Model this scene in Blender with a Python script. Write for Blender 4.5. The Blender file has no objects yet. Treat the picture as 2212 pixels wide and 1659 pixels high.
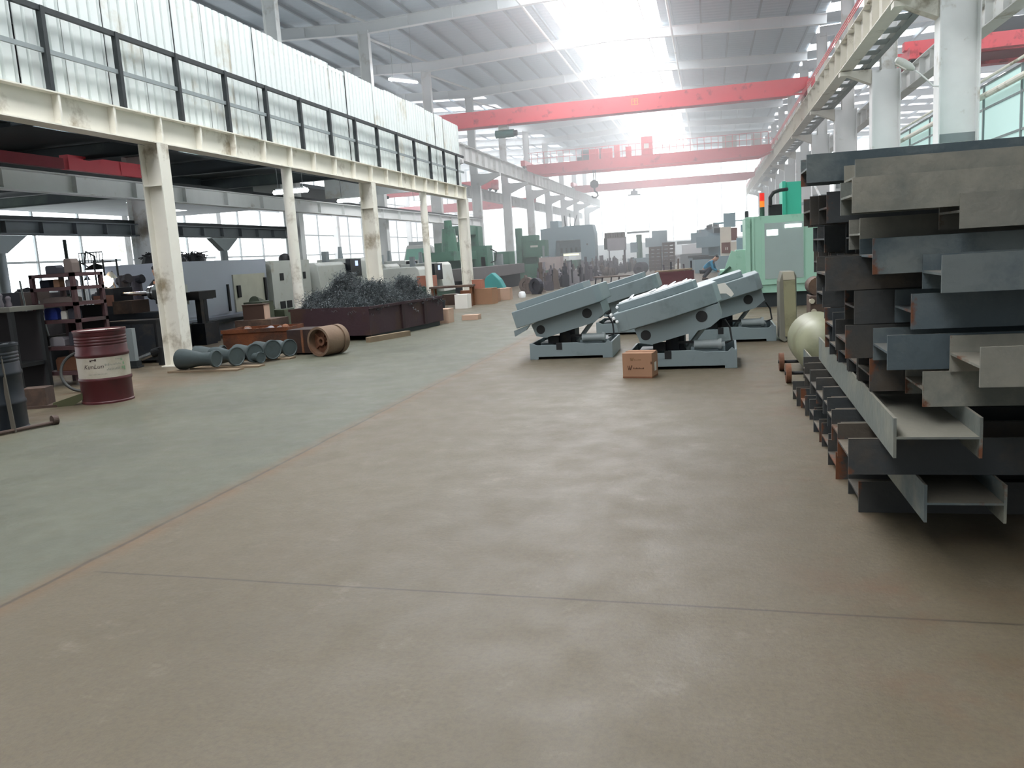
import bpy, bmesh, math, random
from mathutils import Vector, Matrix
C = bpy.context.scene.collection
sc = bpy.context.scene
PI = math.pi
rnd = random.Random(7)

# ---------------------------------------------------------------- camera, sky, light, exposure
def look(yaw, pitch, roll):
    cy, sy, cp, sp = math.cos(yaw), math.sin(yaw), math.cos(pitch), math.sin(pitch)
    f = Vector((-sy*cp, cy*cp, -sp)); r = Vector((cy, sy, 0)); d = f.cross(r)
    cr, sr = math.cos(roll), math.sin(roll)
    r2 = cr*r + sr*d; d2 = -sr*r + cr*d
    m = Matrix((r2, -d2, -f)).transposed().to_4x4()
    m.translation = (0, 0, 1.45)
    return m
cam = bpy.data.cameras.new('camera'); camo = bpy.data.objects.new('camera', cam); C.objects.link(camo)
cam.sensor_fit = 'HORIZONTAL'; cam.sensor_width = 36; cam.lens = 1778.9/2212*36
cam.clip_start = .05; cam.clip_end = 400
camo.matrix_world = look(.242934, .153518, .061587)
sc.camera = camo
w = bpy.data.worlds.new('sky'); sc.world = w; w.use_nodes = True
w.node_tree.nodes['Background'].inputs[0].default_value = (.86, .94, 1, 1)
w.node_tree.nodes['Background'].inputs[1].default_value = .3
sc.view_settings.view_transform = 'Standard'; sc.view_settings.look = 'None'
sc.view_settings.exposure = .4; sc.view_settings.gamma = 1; sc.view_settings.use_curve_mapping = False
cy_ = sc.cycles
cy_.use_adaptive_sampling = True; cy_.adaptive_threshold = .05; cy_.max_bounces = 6; cy_.diffuse_bounces = 3; cy_.glossy_bounces = 2; cy_.transmission_bounces = 3
cy_.volume_bounces = 0; cy_.transparent_max_bounces = 4; cy_.sample_clamp_indirect = 6
SKYLIGHT, SIDELIGHT, ENDLIGHT, WALLLIGHT = 7.0, 5.0, 8.0, 3.0

# ---------------------------------------------------------------- materials
def lin(h):
    h = h.lstrip('#'); c = [int(h[i:i+2], 16)/255 for i in (0, 2, 4)]
    return tuple(x/12.92 if x <= .04045 else ((x+.055)/1.055)**2.4 for x in c) + (1,)
MATS = {}
def mat(name, col, rough=.6, metal=0., var=.18, scale=3., dirt=None, dirt_amt=.35, dirt_scale=1.6, bump=0., dust=None, stripes=None):
    if name in MATS: return MATS[name]
    m = bpy.data.materials.new(name); m.use_nodes = True; MATS[name] = m
    nt = m.node_tree; n = nt.nodes; l = nt.links; b = n['Principled BSDF']
    b.inputs['Roughness'].default_value = rough; b.inputs['Metallic'].default_value = metal
    tc = n.new('ShaderNodeTexCoord'); oi = n.new('ShaderNodeObjectInfo')
    mul = n.new('ShaderNodeMath'); mul.operation = 'MULTIPLY'; mul.inputs[1].default_value = 57.
    l.new(oi.outputs['Random'], mul.inputs[0])
    add = n.new('ShaderNodeVectorMath'); add.operation = 'ADD'
    l.new(tc.outputs['Object'], add.inputs[0]); l.new(mul.outputs[0], add.inputs[1])
    no = n.new('ShaderNodeTexNoise'); no.inputs['Scale'].default_value = scale; no.inputs['Detail'].default_value = 5
    l.new(add.outputs[0], no.inputs['Vector'])
    c = lin(col) if isinstance(col, str) else tuple(col)+(1,)
    mx = n.new('ShaderNodeMix'); mx.data_type = 'RGBA'
    mx.inputs['A'].default_value = tuple(x*(1-var) for x in c[:3])+(1,)
    mx.inputs['B'].default_value = tuple(min(1, x*(1+var)) for x in c[:3])+(1,)
    l.new(no.outputs['Fac'], mx.inputs['Factor']); out = mx.outputs['Result']
    if dirt:
        n2 = n.new('ShaderNodeTexNoise'); n2.inputs['Scale'].default_value = dirt_scale; n2.inputs['Detail'].default_value = 8
        n2.inputs['Roughness'].default_value = .65
        l.new(add.outputs[0], n2.inputs['Vector'])
        r = n.new('ShaderNodeMapRange'); r.inputs['From Min'].default_value = .62-dirt_amt*.35; r.inputs['From Max'].default_value = .72-dirt_amt*.2
        l.new(n2.outputs['Fac'], r.inputs['Value'])
        m2 = n.new('ShaderNodeMix'); m2.data_type = 'RGBA'; m2.inputs['B'].default_value = lin(dirt)
        l.new(r.outputs['Result'], m2.inputs['Factor']); l.new(out, m2.inputs['A']); out = m2.outputs['Result']
    if dust:                                   # settled dust lies on upward faces
        g = n.new('ShaderNodeNewGeometry'); s = n.new('ShaderNodeSeparateXYZ'); l.new(g.outputs['Normal'], s.inputs[0])
        r = n.new('ShaderNodeMapRange'); r.inputs['From Min'].default_value = .6; r.inputs['From Max'].default_value = .95
        r.inputs['To Max'].default_value = .8
        l.new(s.outputs['Z'], r.inputs['Value'])
        m3 = n.new('ShaderNodeMix'); m3.data_type = 'RGBA'; m3.inputs['B'].default_value = lin(dust)
        l.new(r.outputs['Result'], m3.inputs['Factor']); l.new(out, m3.inputs['A']); out = m3.outputs['Result']
    l.new(out, b.inputs['Base Color'])
    if bump:
        bp = n.new('ShaderNodeBump'); bp.inputs['Strength'].default_value = bump; bp.inputs['Distance'].default_value = .02
        n4 = n.new('ShaderNodeTexNoise'); n4.inputs['Scale'].default_value = scale*9; n4.inputs['Detail'].default_value = 4
        l.new(add.outputs[0], n4.inputs['Vector']); l.new(n4.outputs['Fac'], bp.inputs['Height']); l.new(bp.outputs[0], b.inputs['Normal'])
    return m
def glow(name, col, strength, base='#ffffff'):
    if name in MATS: return MATS[name]
    m = bpy.data.materials.new(name); m.use_nodes = True; MATS[name] = m
    nt = m.node_tree; b = nt.nodes['Principled BSDF']
    b.inputs['Base Color'].default_value = lin(base); b.inputs['Roughness'].default_value = .5
    tc = nt.nodes.new('ShaderNodeTexCoord'); no = nt.nodes.new('ShaderNodeTexNoise'); no.inputs['Scale'].default_value = .35
    mx = nt.nodes.new('ShaderNodeMix'); mx.data_type = 'RGBA'
    c = lin(col); mx.inputs['A'].default_value = tuple(x*.93 for x in c[:3])+(1,); mx.inputs['B'].default_value = c
    nt.links.new(tc.outputs['Object'], no.inputs['Vector']); nt.links.new(no.outputs['Fac'], mx.inputs['Factor'])
    nt.links.new(mx.outputs['Result'], b.inputs['Emission Color']); b.inputs['Emission Strength'].default_value = strength
    return m

WHITE = mat('white_paint', '#f0f2f0', .5, var=.06, dirt='#b9b2a2', dirt_amt=.12, dirt_scale=.9)
CREAM = mat('cream_column_paint', '#e8e4d8', .5, var=.08, dirt='#9c8f78', dirt_amt=.18, dirt_scale=1.1)
CLAD = mat('white_cladding', '#dfe5e3', .45, var=.06, dirt='#c6c1b2', dirt_amt=.15, dirt_scale=.7)
DARKST = mat('dark_steel', '#33383a', .55, .3, .25)
GREYST = mat('grey_steel', '#8f9798', .55, .1, .12)
RAFTER = mat('rafter_paint', '#f0f4f5', .5, var=.06)
PURLIN = mat('galvanised_purlin', '#8a99a3', .5, .2, .1)
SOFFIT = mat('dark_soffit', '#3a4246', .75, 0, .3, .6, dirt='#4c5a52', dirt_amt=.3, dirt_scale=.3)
RED = mat('crane_red', '#ea5660', .4, 0, .1, .8, dirt='#a01c26', dirt_amt=.15)
GREYTAB = mat('grey_table_paint', '#7d898c', .42, 0, .08, 1.5, dirt='#6a7476', dirt_amt=.15)
BLACK = mat('black_rubber', '#17181a', .6, 0, .3)
DARKBLUE = mat('dark_blue_paint', '#151b23', .5, .1, .3, dirt='#3b342c', dirt_amt=.25)
RUST = mat('rusty_steel', '#6b4632', .8, .1, .35, 4, dirt='#8b5a38', dirt_amt=.35, bump=.3)
BINRED = mat('maroon_bin_paint', '#38242a', .7, .05, .25, 2, dirt='#3f2a22', dirt_amt=.35, bump=.2)
BINDK = mat('dark_rusted_bin', '#2e1f1c', .75, .05, .3, 2, dirt='#38241a', dirt_amt=.35, bump=.2)
MAROON = mat('maroon_rack_paint', '#452c2e', .7, 0, .2, 3, dirt='#2e2422', dirt_amt=.25)
ORANGE = mat('orange_rust', '#653619', .9, 0, .35, 5, dirt='#40271a', dirt_amt=.4, bump=.4)
CARDB = mat('cardboard', '#9c765c', .85, 0, .08, 5)
TAPE = mat('carton_print', '#5c3c28', .8, 0, .05)
PAPER = mat('white_paper', '#dcd8d0', .7, 0, .05)
PLASTIC = mat('white_plastic_sheet', '#f4f6f8', .22, 0, .03)
MINT = mat('mint_green_paint', '#9cc2ae', .42, 0, .06, 1.2, dirt='#7fa890', dirt_amt=.12)
TEAL = mat('teal_green_paint', '#3fae93', .42, 0, .06, 1.2)
MACHWH = mat('machine_white_paint', '#cfd2cb', .45, 0, .06, 1.5, dirt='#b9b7a8', dirt_amt=.15)
MACHBL = mat('bluish_white_paint', '#bcc3d0', .45, 0, .05, 1.5)
MACHGN = mat('machine_green_paint', '#4f7a66', .5, 0, .15, 1.5, dirt='#3f5a4e', dirt_amt=.25)
MACHGB = mat('grey_blue_machine_paint', '#8aa0a8', .5, 0, .08, 1.)
DKGREEN = mat('dark_green_paint', '#2d4a3c', .55, 0, .15)
TAN = mat('tan_sheet_metal', '#8f8a6c', .6, 0, .1, 2, dirt='#757057', dirt_amt=.25)
TANLT = mat('pale_tan_plate', '#b4ab98', .6, 0, .08)
TANKGN = mat('pale_olive_tank_paint', '#84846a', .45, 0, .1, 2, dirt='#6c6b50', dirt_amt=.25)
PIPEG = mat('grey_cast_pipe', '#424c4d', .6, .1, .15, 4, dirt='#363d3d', dirt_amt=.3)
HUB = mat('dusty_rust_hub', '#776250', .8, .1, .2, 4, dirt='#6e4f3a', dirt_amt=.4, bump=.2)
BRN = mat('brown_machine', '#4a3a32', .7, .1, .3, 5, dirt='#6b5544', dirt_amt=.3)
CLUT = [mat('purplish_grey_casting', '#5f5a62', .75, .1, .3, 4, dirt='#7c747a', dirt_amt=.3), mat('dark_iron_casting', '#3c3c44', .7, .2, .3, 4),
        mat('brownish_grey_casting', '#6f635e', .8, .1, .25, 4), mat('pale_grey_casting', '#8f8b90', .7, .1, .2, 4), mat('greyish_green_casting', '#55665f', .7, .1, .25, 4)]
STEEL = mat('bright_steel', '#b8babb', .25, .9, .1)
TURN = mat('steel_turnings', '#5a6062', .55, .4, .45, 2)
TURNDK = mat('dark_turnings', '#2c2f30', .7, .3, .4, 6)
SKIN = mat('skin', '#a87f6a', .6, 0, .05); HAIR = mat('black_hair', '#17161a', .7, 0, .2)
SHIRT = mat('blue_work_shirt', '#2f7fa0', .8, 0, .12, 6); NAVY = mat('navy_work_clothes', '#1d2230', .85, 0, .2, 6)
TROUS = mat('grey_trousers', '#3d424c', .85, 0, .15, 6); SHOE = mat('black_shoes', '#1a1918', .6)
DRUMRED = mat('drum_dark_red', '#4a171b', .45, .05, .12, 2, dirt='#361214', dirt_amt=.25)
DRUMWH = mat('drum_white_band', '#b3ab9d', .5, 0, .08, 3, dirt='#a39a88', dirt_amt=.2)
LETTER = mat('drum_lettering', '#3a2a2a', .7, 0, .05); LETG = mat('drum_small_print', '#8a8a80', .7, 0, .05); LETGN = mat('drum_green_print', '#7d9a78', .7, 0, .05)
YELLOW = mat('yellow_paint', '#e0b040', .6, 0, .05)
WOOD = mat('dusty_wood', '#7b6a55', .85, 0, .2, 6); CRATE = mat('dark_crate_wood', '#5b4a44', .85, 0, .2, 5)
GLASSG = mat('green_tinted_glass', '#4cc0a0', .15, 0, .1)
SCREEN = mat('dark_screen', '#10141c', .2, 0, .1)
SCRLIT = glow('lit_screen', '#b8c8ff', 1.2, '#202838')
LAMP = glow('lamp_tube', '#f4f8ff', 70); BULB = glow('warm_bulb', '#ffd9b0', 30); HOODG = glow('white_work_lamp', '#eef2ff', 20)
REDLT = glow('red_beacon', '#e02a20', .5, '#c02018'); ORLT = glow('orange_beacon', '#ff7a20', .6, '#e07020')
SKYP = glow('skylight_sheet', '#fafcff', SKYLIGHT); SIDEP = glow('side_bay_skylight_sheet', '#f6fafF', SIDELIGHT)
ENDP = glow('end_wall_daylight_sheet', '#eefaff', ENDLIGHT); WALLP = glow('wall_window_glass', '#f4fbff', WALLLIGHT)
TEALP = glow('teal_translucent_sheet', '#c4e2de', .42, '#a8c4c0')

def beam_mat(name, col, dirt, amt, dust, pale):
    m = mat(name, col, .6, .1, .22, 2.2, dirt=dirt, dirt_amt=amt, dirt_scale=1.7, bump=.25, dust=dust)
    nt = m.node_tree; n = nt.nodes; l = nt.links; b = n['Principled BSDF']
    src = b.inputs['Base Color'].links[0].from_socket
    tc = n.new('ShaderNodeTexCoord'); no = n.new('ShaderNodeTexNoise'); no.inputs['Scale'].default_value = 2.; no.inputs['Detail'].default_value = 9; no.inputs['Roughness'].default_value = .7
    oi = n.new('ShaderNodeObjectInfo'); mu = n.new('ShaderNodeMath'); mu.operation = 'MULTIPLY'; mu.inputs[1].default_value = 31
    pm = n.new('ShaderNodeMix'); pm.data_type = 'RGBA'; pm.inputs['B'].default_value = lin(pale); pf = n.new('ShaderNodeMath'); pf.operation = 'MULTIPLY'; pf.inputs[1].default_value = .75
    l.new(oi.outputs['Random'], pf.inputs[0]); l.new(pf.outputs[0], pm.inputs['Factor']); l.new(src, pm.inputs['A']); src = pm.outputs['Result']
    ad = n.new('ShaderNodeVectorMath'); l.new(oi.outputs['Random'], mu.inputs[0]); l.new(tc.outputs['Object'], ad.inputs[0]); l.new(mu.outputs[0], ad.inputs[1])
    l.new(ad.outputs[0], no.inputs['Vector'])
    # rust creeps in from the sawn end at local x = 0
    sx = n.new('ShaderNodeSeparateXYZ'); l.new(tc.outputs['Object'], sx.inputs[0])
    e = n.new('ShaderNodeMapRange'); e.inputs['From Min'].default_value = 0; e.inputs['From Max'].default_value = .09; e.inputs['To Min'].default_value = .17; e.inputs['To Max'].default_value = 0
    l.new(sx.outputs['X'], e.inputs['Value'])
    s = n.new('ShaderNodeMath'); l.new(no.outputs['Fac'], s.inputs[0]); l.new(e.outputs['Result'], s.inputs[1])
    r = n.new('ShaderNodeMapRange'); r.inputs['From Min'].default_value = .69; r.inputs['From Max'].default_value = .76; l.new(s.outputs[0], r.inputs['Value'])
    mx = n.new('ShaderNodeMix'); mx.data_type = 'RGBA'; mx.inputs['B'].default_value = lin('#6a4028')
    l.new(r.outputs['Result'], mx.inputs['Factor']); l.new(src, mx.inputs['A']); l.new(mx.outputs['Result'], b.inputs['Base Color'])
    return m
HBEAM = beam_mat('weathered_h_beam_steel', '#4f5f66', '#8a897c', .5, '#8d8272', '#77776d')
PALEBEAM = beam_mat('dusty_pale_h_beam_steel', '#5e6561', '#969286', .62, '#8d8272', '#7d7b72')
BLUEBEAM = beam_mat('blue_stained_h_beam_steel', '#465459', '#7a807c', .42, '#857b6c', '#566065')
DARKBEAM = beam_mat('old_dark_h_beam_steel', '#363c40', '#544b41', .4, '#786d5d', '#42403c')  # darker tone for the lower layers and set-back rows

def floor_mat():
    m = bpy.data.materials.new('workshop_concrete'); m.use_nodes = True; nt = m.node_tree; n = nt.nodes; l = nt.links; b = n['Principled BSDF']
    tc = n.new('ShaderNodeTexCoord'); P = tc.outputs['Object']
    def noise(s, d, rg=.6, st=None):
        q = n.new('ShaderNodeTexNoise'); q.inputs['Scale'].default_value = s; q.inputs['Detail'].default_value = d; q.inputs['Roughness'].default_value = rg
        if st:
            mp = n.new('ShaderNodeMapping'); mp.inputs['Scale'].default_value = st; l.new(P, mp.inputs[0]); l.new(mp.outputs[0], q.inputs['Vector'])
        else: l.new(P, q.inputs['Vector'])
        return q.outputs['Fac']
    def rng(v, a, c_, t0=0, t1=1):
        q = n.new('ShaderNodeMapRange'); q.inputs['From Min'].default_value = a; q.inputs['From Max'].default_value = c_
        q.inputs['To Min'].default_value = t0; q.inputs['To Max'].default_value = t1; l.new(v, q.inputs['Value']); return q.outputs['Result']
    def mixc(f, a, c_):
        q = n.new('ShaderNodeMix'); q.data_type = 'RGBA'
        if isinstance(f, float): q.inputs['Factor'].default_value = f
        else: l.new(f, q.inputs['Factor'])
        for k, v in (('A', a), ('B', c_)):
            if isinstance(v, str): q.inputs[k].default_value = lin(v)
            else: l.new(v, q.inputs[k])
        return q.outputs['Result']
    def mth(op, a, c_):
        q = n.new('ShaderNodeMath'); q.operation = op
        for i, v in ((0, a), (1, c_)):
            if isinstance(v, (int, float)): q.inputs[i].default_value = v
            else: l.new(v, q.inputs[i])
        return q.outputs[0]
    s = n.new('ShaderNodeSeparateXYZ'); l.new(P, s.inputs[0]); X, Y = s.outputs['X'], s.outputs['Y']
    wob = mth('MULTIPLY', mth('SUBTRACT', noise(.8, 3), .5), .12)
    Xw = mth('ADD', X, wob)
    base = mixc(rng(noise(.5, 6), .35, .65), '#5b5241', '#6b6150')
    base = mixc(rng(noise(9, 6, .7), .3, .75), base, '#625845')
    base = mixc(rng(noise(42, 4, .8), .42, .66, 0, .5), base, '#4f463b')
    base = mixc(rng(noise(2.6, 9, .78), .58, .74, 0, .6), base, '#837a6d')
    lane = mixc(rng(noise(.7, 6), .35, .65), '#545549', '#616254')
    lane = mixc(rng(noise(7, 6, .7), .45, .8, 0, .6), lane, '#55513f')
    inl = mth('MULTIPLY', rng(Xw, -3.24, -3.19, 1, 0), rng(mth('ADD', Xw, mth('MULTIPLY', mth('SUBTRACT', noise(1.1, 5), .5), 1.3)), -7.2, -6.6))
    far = rng(Y, 14, 26, 1, .35); inl = mth('MULTIPLY', inl, far)
    col = mixc(inl, base, lane)
    # sandy band and dark joint along the lane edge, joint across
    band = mth('MULTIPLY', rng(mth('ABSOLUTE', mth('ADD', Xw, 3.2), 0), .02, .14, .75, 0), rng(noise(3, 5), .35, .6, .35, 1))
    col = mixc(band, col, '#69523a')
    j1 = rng(mth('ABSOLUTE', mth('ADD', Xw, 3.215), 0), .006, .02, .75, 0)
    Yw = mth('ADD', mth('SUBTRACT', Y, mth('MULTIPLY', X, -.042)), mth('MULTIPLY', wob, .25))
    j2 = mth('MULTIPLY', rng(mth('ABSOLUTE', mth('SUBTRACT', Yw, 3.235), 0), .003, .011, .7, 0), rng(X, -3.1, -3.0))
    j3 = mth('MULTIPLY', rng(mth('ABSOLUTE', mth('SUBTRACT', Yw, 9.6), 0), .003, .012, .35, 0), rng(X, -3.1, -3.0))
    col = mixc(mth('MAXIMUM', j1, mth('MAXIMUM', j2, j3)), col, '#3a332c')
    # tyre-scuffed, dusty reddish patches near the stack and under the deck
    red = mth('MULTIPLY', rng(noise(1.6, 6, .7), .5, .7, 0, .6), mth('MAXIMUM', rng(X, .1, .6), rng(X, -6.6, -7.4)))
    col = mixc(red, col, '#634834')
    l.new(col, b.inputs['Base Color'])
    l.new(rng(noise(3, 6), .3, .7, .42, .62), b.inputs['Roughness'])
    bp = n.new('ShaderNodeBump'); bp.inputs['Strength'].default_value = .22; bp.inputs['Distance'].default_value = .01
    l.new(noise(38, 6, .7), bp.inputs['Height']); l.new(bp.outputs[0], b.inputs['Normal'])
    return m

def roof_mat():
    m = mat('blue_grey_roof_sheet', '#b9cad6', .5, .0, .06, .4)
    nt = m.node_tree; n = nt.nodes; l = nt.links; b = n['Principled BSDF']
    tc = n.new('ShaderNodeTexCoord'); wv = n.new('ShaderNodeTexWave'); wv.wave_type = 'BANDS'; wv.bands_direction = 'Y'
    wv.inputs['Scale'].default_value = .62; wv.inputs['Distortion'].default_value = 0
    l.new(tc.outputs['Object'], wv.inputs['Vector'])
    bp = n.new('ShaderNodeBump'); bp.inputs['Strength'].default_value = .5; bp.inputs['Distance'].default_value = .04
    l.new(wv.outputs['Fac'], bp.inputs['Height']); l.new(bp.outputs[0], b.inputs['Normal'])
    return m

# ---------------------------------------------------------------- mesh builder
class MB:
    def __init__(s): s.v = []; s.f = []; s.m = Matrix()
    def at(s, *a):
        """matrix for what follows: (x,y,z[,rotz[,roty[,rotx]]])"""
        x, y, z = a[:3]; r = list(a[3:])+[0, 0, 0]
        s.m = Matrix.Translation((x, y, z)) @ Matrix.Rotation(r[0], 4, 'Z') @ Matrix.Rotation(r[1], 4, 'Y') @ Matrix.Rotation(r[2], 4, 'X'); return s
    def add(s, vs, fs):
        o = len(s.v); s.v += [tuple(s.m @ Vector(v)) for v in vs]; s.f += [tuple(i+o for i in f) for f in fs]; return s
    def b(s, x0, x1, y0, y1, z0, z1):
        return s.add([(x0,y0,z0),(x1,y0,z0),(x1,y1,z0),(x0,y1,z0),(x0,y0,z1),(x1,y0,z1),(x1,y1,z1),(x0,y1,z1)],
                     [(0,3,2,1),(4,5,6,7),(0,1,5,4),(1,2,6,5),(2,3,7,6),(3,0,4,7)])
    def c(s, p0, p1, r0, r1=None, n=14):
        p0, p1 = Vector(p0), Vector(p1); r1 = r0 if r1 is None else r1
        d = (p1-p0).normalized(); u = d.orthogonal().normalized(); w_ = d.cross(u)
        vs = []
        for p, r in ((p0, r0), (p1, r1)):
            vs += [p+r*(math.cos(2*PI*i/n)*u+math.sin(2*PI*i/n)*w_) for i in range(n)]
        fs = [(i, (i+1) % n, n+(i+1) % n, n+i) for i in range(n)] + [tuple(range(n))[::-1], tuple(range(n, 2*n))]
        return s.add(vs, fs)
    def ring(s, p0, p1, ro, ri, n=24):          # hollow tube
        p0, p1 = Vector(p0), Vector(p1); d = (p1-p0).normalized(); u = d.orthogonal().normalized(); w_ = d.cross(u); vs = []
        for p, r in ((p0, ro), (p1, ro), (p1, ri), (p0, ri)):
            vs += [p+r*(math.cos(2*PI*i/n)*u+math.sin(2*PI*i/n)*w_) for i in range(n)]
        fs = []
        for k in range(4):
            a, b_ = k*n, ((k+1) % 4)*n
            fs += [(a+i, a+(i+1) % n, b_+(i+1) % n, b_+i) for i in range(n)]
        return s.add(vs, fs)
    def bar(s, p0, p1, wd, h):                  # rectangular bar between two points
        p0, p1 = Vector(p0), Vector(p1); d = (p1-p0).normalized(); up = Vector((0,0,1)) if abs(d.z) < .95 else Vector((0,1,0))
        u = d.cross(up).normalized()*wd/2; w_ = u.cross(d).normalized()*h/2
        vs = [p+a*u+b_*w_ for p in (p0, p1) for a, b_ in ((-1,-1),(1,-1),(1,1),(-1,1))]
        return s.add(vs, [(0,1,2,3),(7,6,5,4),(0,4,5,1),(1,5,6,2),(2,6,7,3),(3,7,4,0)])
    def prism(s, poly, ax, a, b_):              # polygon extruded along axis
        def P(u, v, t): return {'x': (t, u, v), 'y': (u, t, v), 'z': (u, v, t)}[ax]
        n = len(poly); vs = [P(u, v, a) for u, v in poly]+[P(u, v, b_) for u, v in poly]
        return s.add(vs, [tuple(range(n))[::-1], tuple(range(n, 2*n))]+[(i, (i+1) % n, n+(i+1) % n, n+i) for i in range(n)])
    def tube(s, pts, r, n=8):
        pts = [Vector(p) for p in pts]; k = len(pts); vs = []; u = None
        for i, p in enumerate(pts):
            d = (pts[min(i+1, k-1)]-pts[max(i-1, 0)]).normalized()
            u = d.orthogonal().normalized() if u is None else (u-d*u.dot(d)).normalized()
            w_ = d.cross(u); vs += [p+r*(math.cos(2*PI*j/n)*u+math.sin(2*PI*j/n)*w_) for j in range(n)]
        fs = [(i*n+j, i*n+(j+1) % n, (i+1)*n+(j+1) % n, (i+1)*n+j) for i in range(k-1) for j in range(n)]
        return s.add(vs, fs+[tuple(range(n))[::-1], tuple(range((k-1)*n, k*n))])
    def lathe(s, prof, n=28, o=(0,0,0), ax='z'):
        vs = []
        for r, z in prof:
            for i in range(n):
                a = 2*PI*i/n; x, y = r*math.cos(a), r*math.sin(a)
                q = {'z': (x, y, z), 'y': (x, z, y), 'x': (z, x, y)}[ax]
                vs.append((q[0]+o[0], q[1]+o[1], q[2]+o[2]))
        k = len(prof)
        fs = [(i*n+j, i*n+(j+1) % n, (i+1)*n+(j+1) % n, (i+1)*n+j) for i in range(k-1) for j in range(n)]
        return s.add(vs, fs+[tuple(range(n))[::-1], tuple(range((k-1)*n, k*n))])
    def ibeam(s, p0, p1, d, bf, tf=.014, tw=.01, up=(0,0,1)):
        """H section from p0 to p1: depth d along `up`, flange width bf"""
        p0, p1, up = Vector(p0), Vector(p1), Vector(up); t = (p1-p0).normalized(); sd = t.cross(up).normalized(); up = sd.cross(t)
        h, k, a, q = d/2, bf/2, tw/2, d/2-tf
        poly = [(-k,-h),(k,-h),(k,-q),(a,-q),(a,q),(k,q),(k,h),(-k,h),(-k,q),(-a,q),(-a,-q),(-k,-q)]
        vs = [p+u*sd+v*up for p in (p0, p1) for u, v in poly]; n = 12
        fs = [(i, (i+1) % n, n+(i+1) % n, n+i) for i in range(n)]
        for o_ in (0, n): fs += [(o_+0,o_+1,o_+2,o_+11),(o_+3,o_+4,o_+9,o_+10),(o_+5,o_+6,o_+7,o_+8),(o_+2,o_+3,o_+10,o_+11),(o_+4,o_+5,o_+8,o_+9)]
        return s.add(vs, fs)
    def build(s, name, material, parent=None, smooth=False, bevel=0., **tg):
        me = bpy.data.meshes.new(name); me.from_pydata(s.v, [], s.f)
        bm = bmesh.new(); bm.from_mesh(me); bmesh.ops.recalc_face_normals(bm, faces=bm.faces); bm.to_mesh(me); bm.free()
        me.materials.append(material)
        if smooth:
            me.shade_smooth(); me.set_sharp_from_angle(angle=R(38))
        o = bpy.data.objects.new(name, me); C.objects.link(o)
        if parent: o.parent = parent
        if bevel:
            md = o.modifiers.new('bevel', 'BEVEL'); md.width = bevel; md.segments = 2; md.limit_method = 'ANGLE'
        if tg: tag(o, **tg)
        return o
R = math.radians
def tag(o, label=None, cat=None, group=None, kind=None):
    if label: o['label'] = label
    if cat: o['category'] = cat
    if group: o['group'] = group
    if kind: o['kind'] = kind
    return o
def thing(name, label, cat, loc=(0,0,0), rz=0, group=None, kind=None):
    o = bpy.data.objects.new(name, None); C.objects.link(o); o.location = loc; o.rotation_euler = (0, 0, rz); o.empty_display_size = .2
    return tag(o, label, cat, group, kind)
def kids(o): return [c for c in bpy.data.objects if c.parent == o]
def copy_tree(o, parent=None):
    c = o.copy(); C.objects.link(c)
    if parent: c.parent = parent
    for k in kids(o): copy_tree(k, c)
    return c
ORD = ['first','second','third','fourth','fifth','sixth','seventh','eighth','ninth','tenth','eleventh','twelfth','thirteenth','fourteenth']

# ---------------------------------------------------------------- the setting
Y0, Y1 = -14., 108.
XL, XR, XLL, XRR = -15.05, 5.86, -30., 24.
BAY = 8.55; YC = 28.55                       # column k stands at YC + k*BAY in the left row
YR = 22.72                                   # and at YR + k*BAY in the right row
def st(name, mb, m, label=None, cat=None, **k): return mb.build(name, m, label=label, cat=cat, kind='structure', **k)
st('floor', MB().b(XLL, XRR, Y0, Y1, -.2, 0), floor_mat())
ROOF = roof_mat()
def zr(x):                                    # underside of the roof sheet
    if x < XL: return 12.45+.04*(7.5-abs(x+22.5))+.1
    if x > XR: return 12.45+.04*(9-abs(x-14.9))
    return 12.52+.04*(10.45-abs(x+4.6))
def slab_roof(name, xa, xb, ya, yb, m, **k):
    vs = [(xa,ya,zr(xa)),(xb,ya,zr(xb)),(xb,yb,zr(xb)),(xa,yb,zr(xa))]
    vs += [(x, y, z+.08) for x, y, z in vs]
    return st(name, MB().add(vs, [(0,3,2,1),(4,5,6,7),(0,1,5,4),(1,2,6,5),(2,3,7,6),(3,0,4,7)]), m, **k)
e_ = .001
slab_roof('ceiling', XL, -7.2, Y0, Y1, ROOF); slab_roof('ceiling', -2.2, XR, Y0, Y1, ROOF)
slab_roof('window_1', -7.2, -4.6, Y0, Y1, SKYP); slab_roof('window_1', -4.6, -2.2, Y0, Y1, SKYP)
bands = []
y = Y0; k = 0
for side, (xa, xm, xb) in enumerate(((XLL, -22.5, XL), (XR, 14.9, XRR))):
    y = Y0; i = 0
    while y < Y1-.1:
        wd = 2.6 if i % 2 == 0 else 1.675
        ye = min(y+wd, Y1)
        lit = i % 2 == 1 and y > (56 if side == 0 else 4)
        for a, b_ in ((xa, xm), (xm, xb)):
            slab_roof('window_2' if lit else 'ceiling', a+e_, b_-e_, y, ye, SIDEP if lit else ROOF)
        y = ye; i += 1
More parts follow.
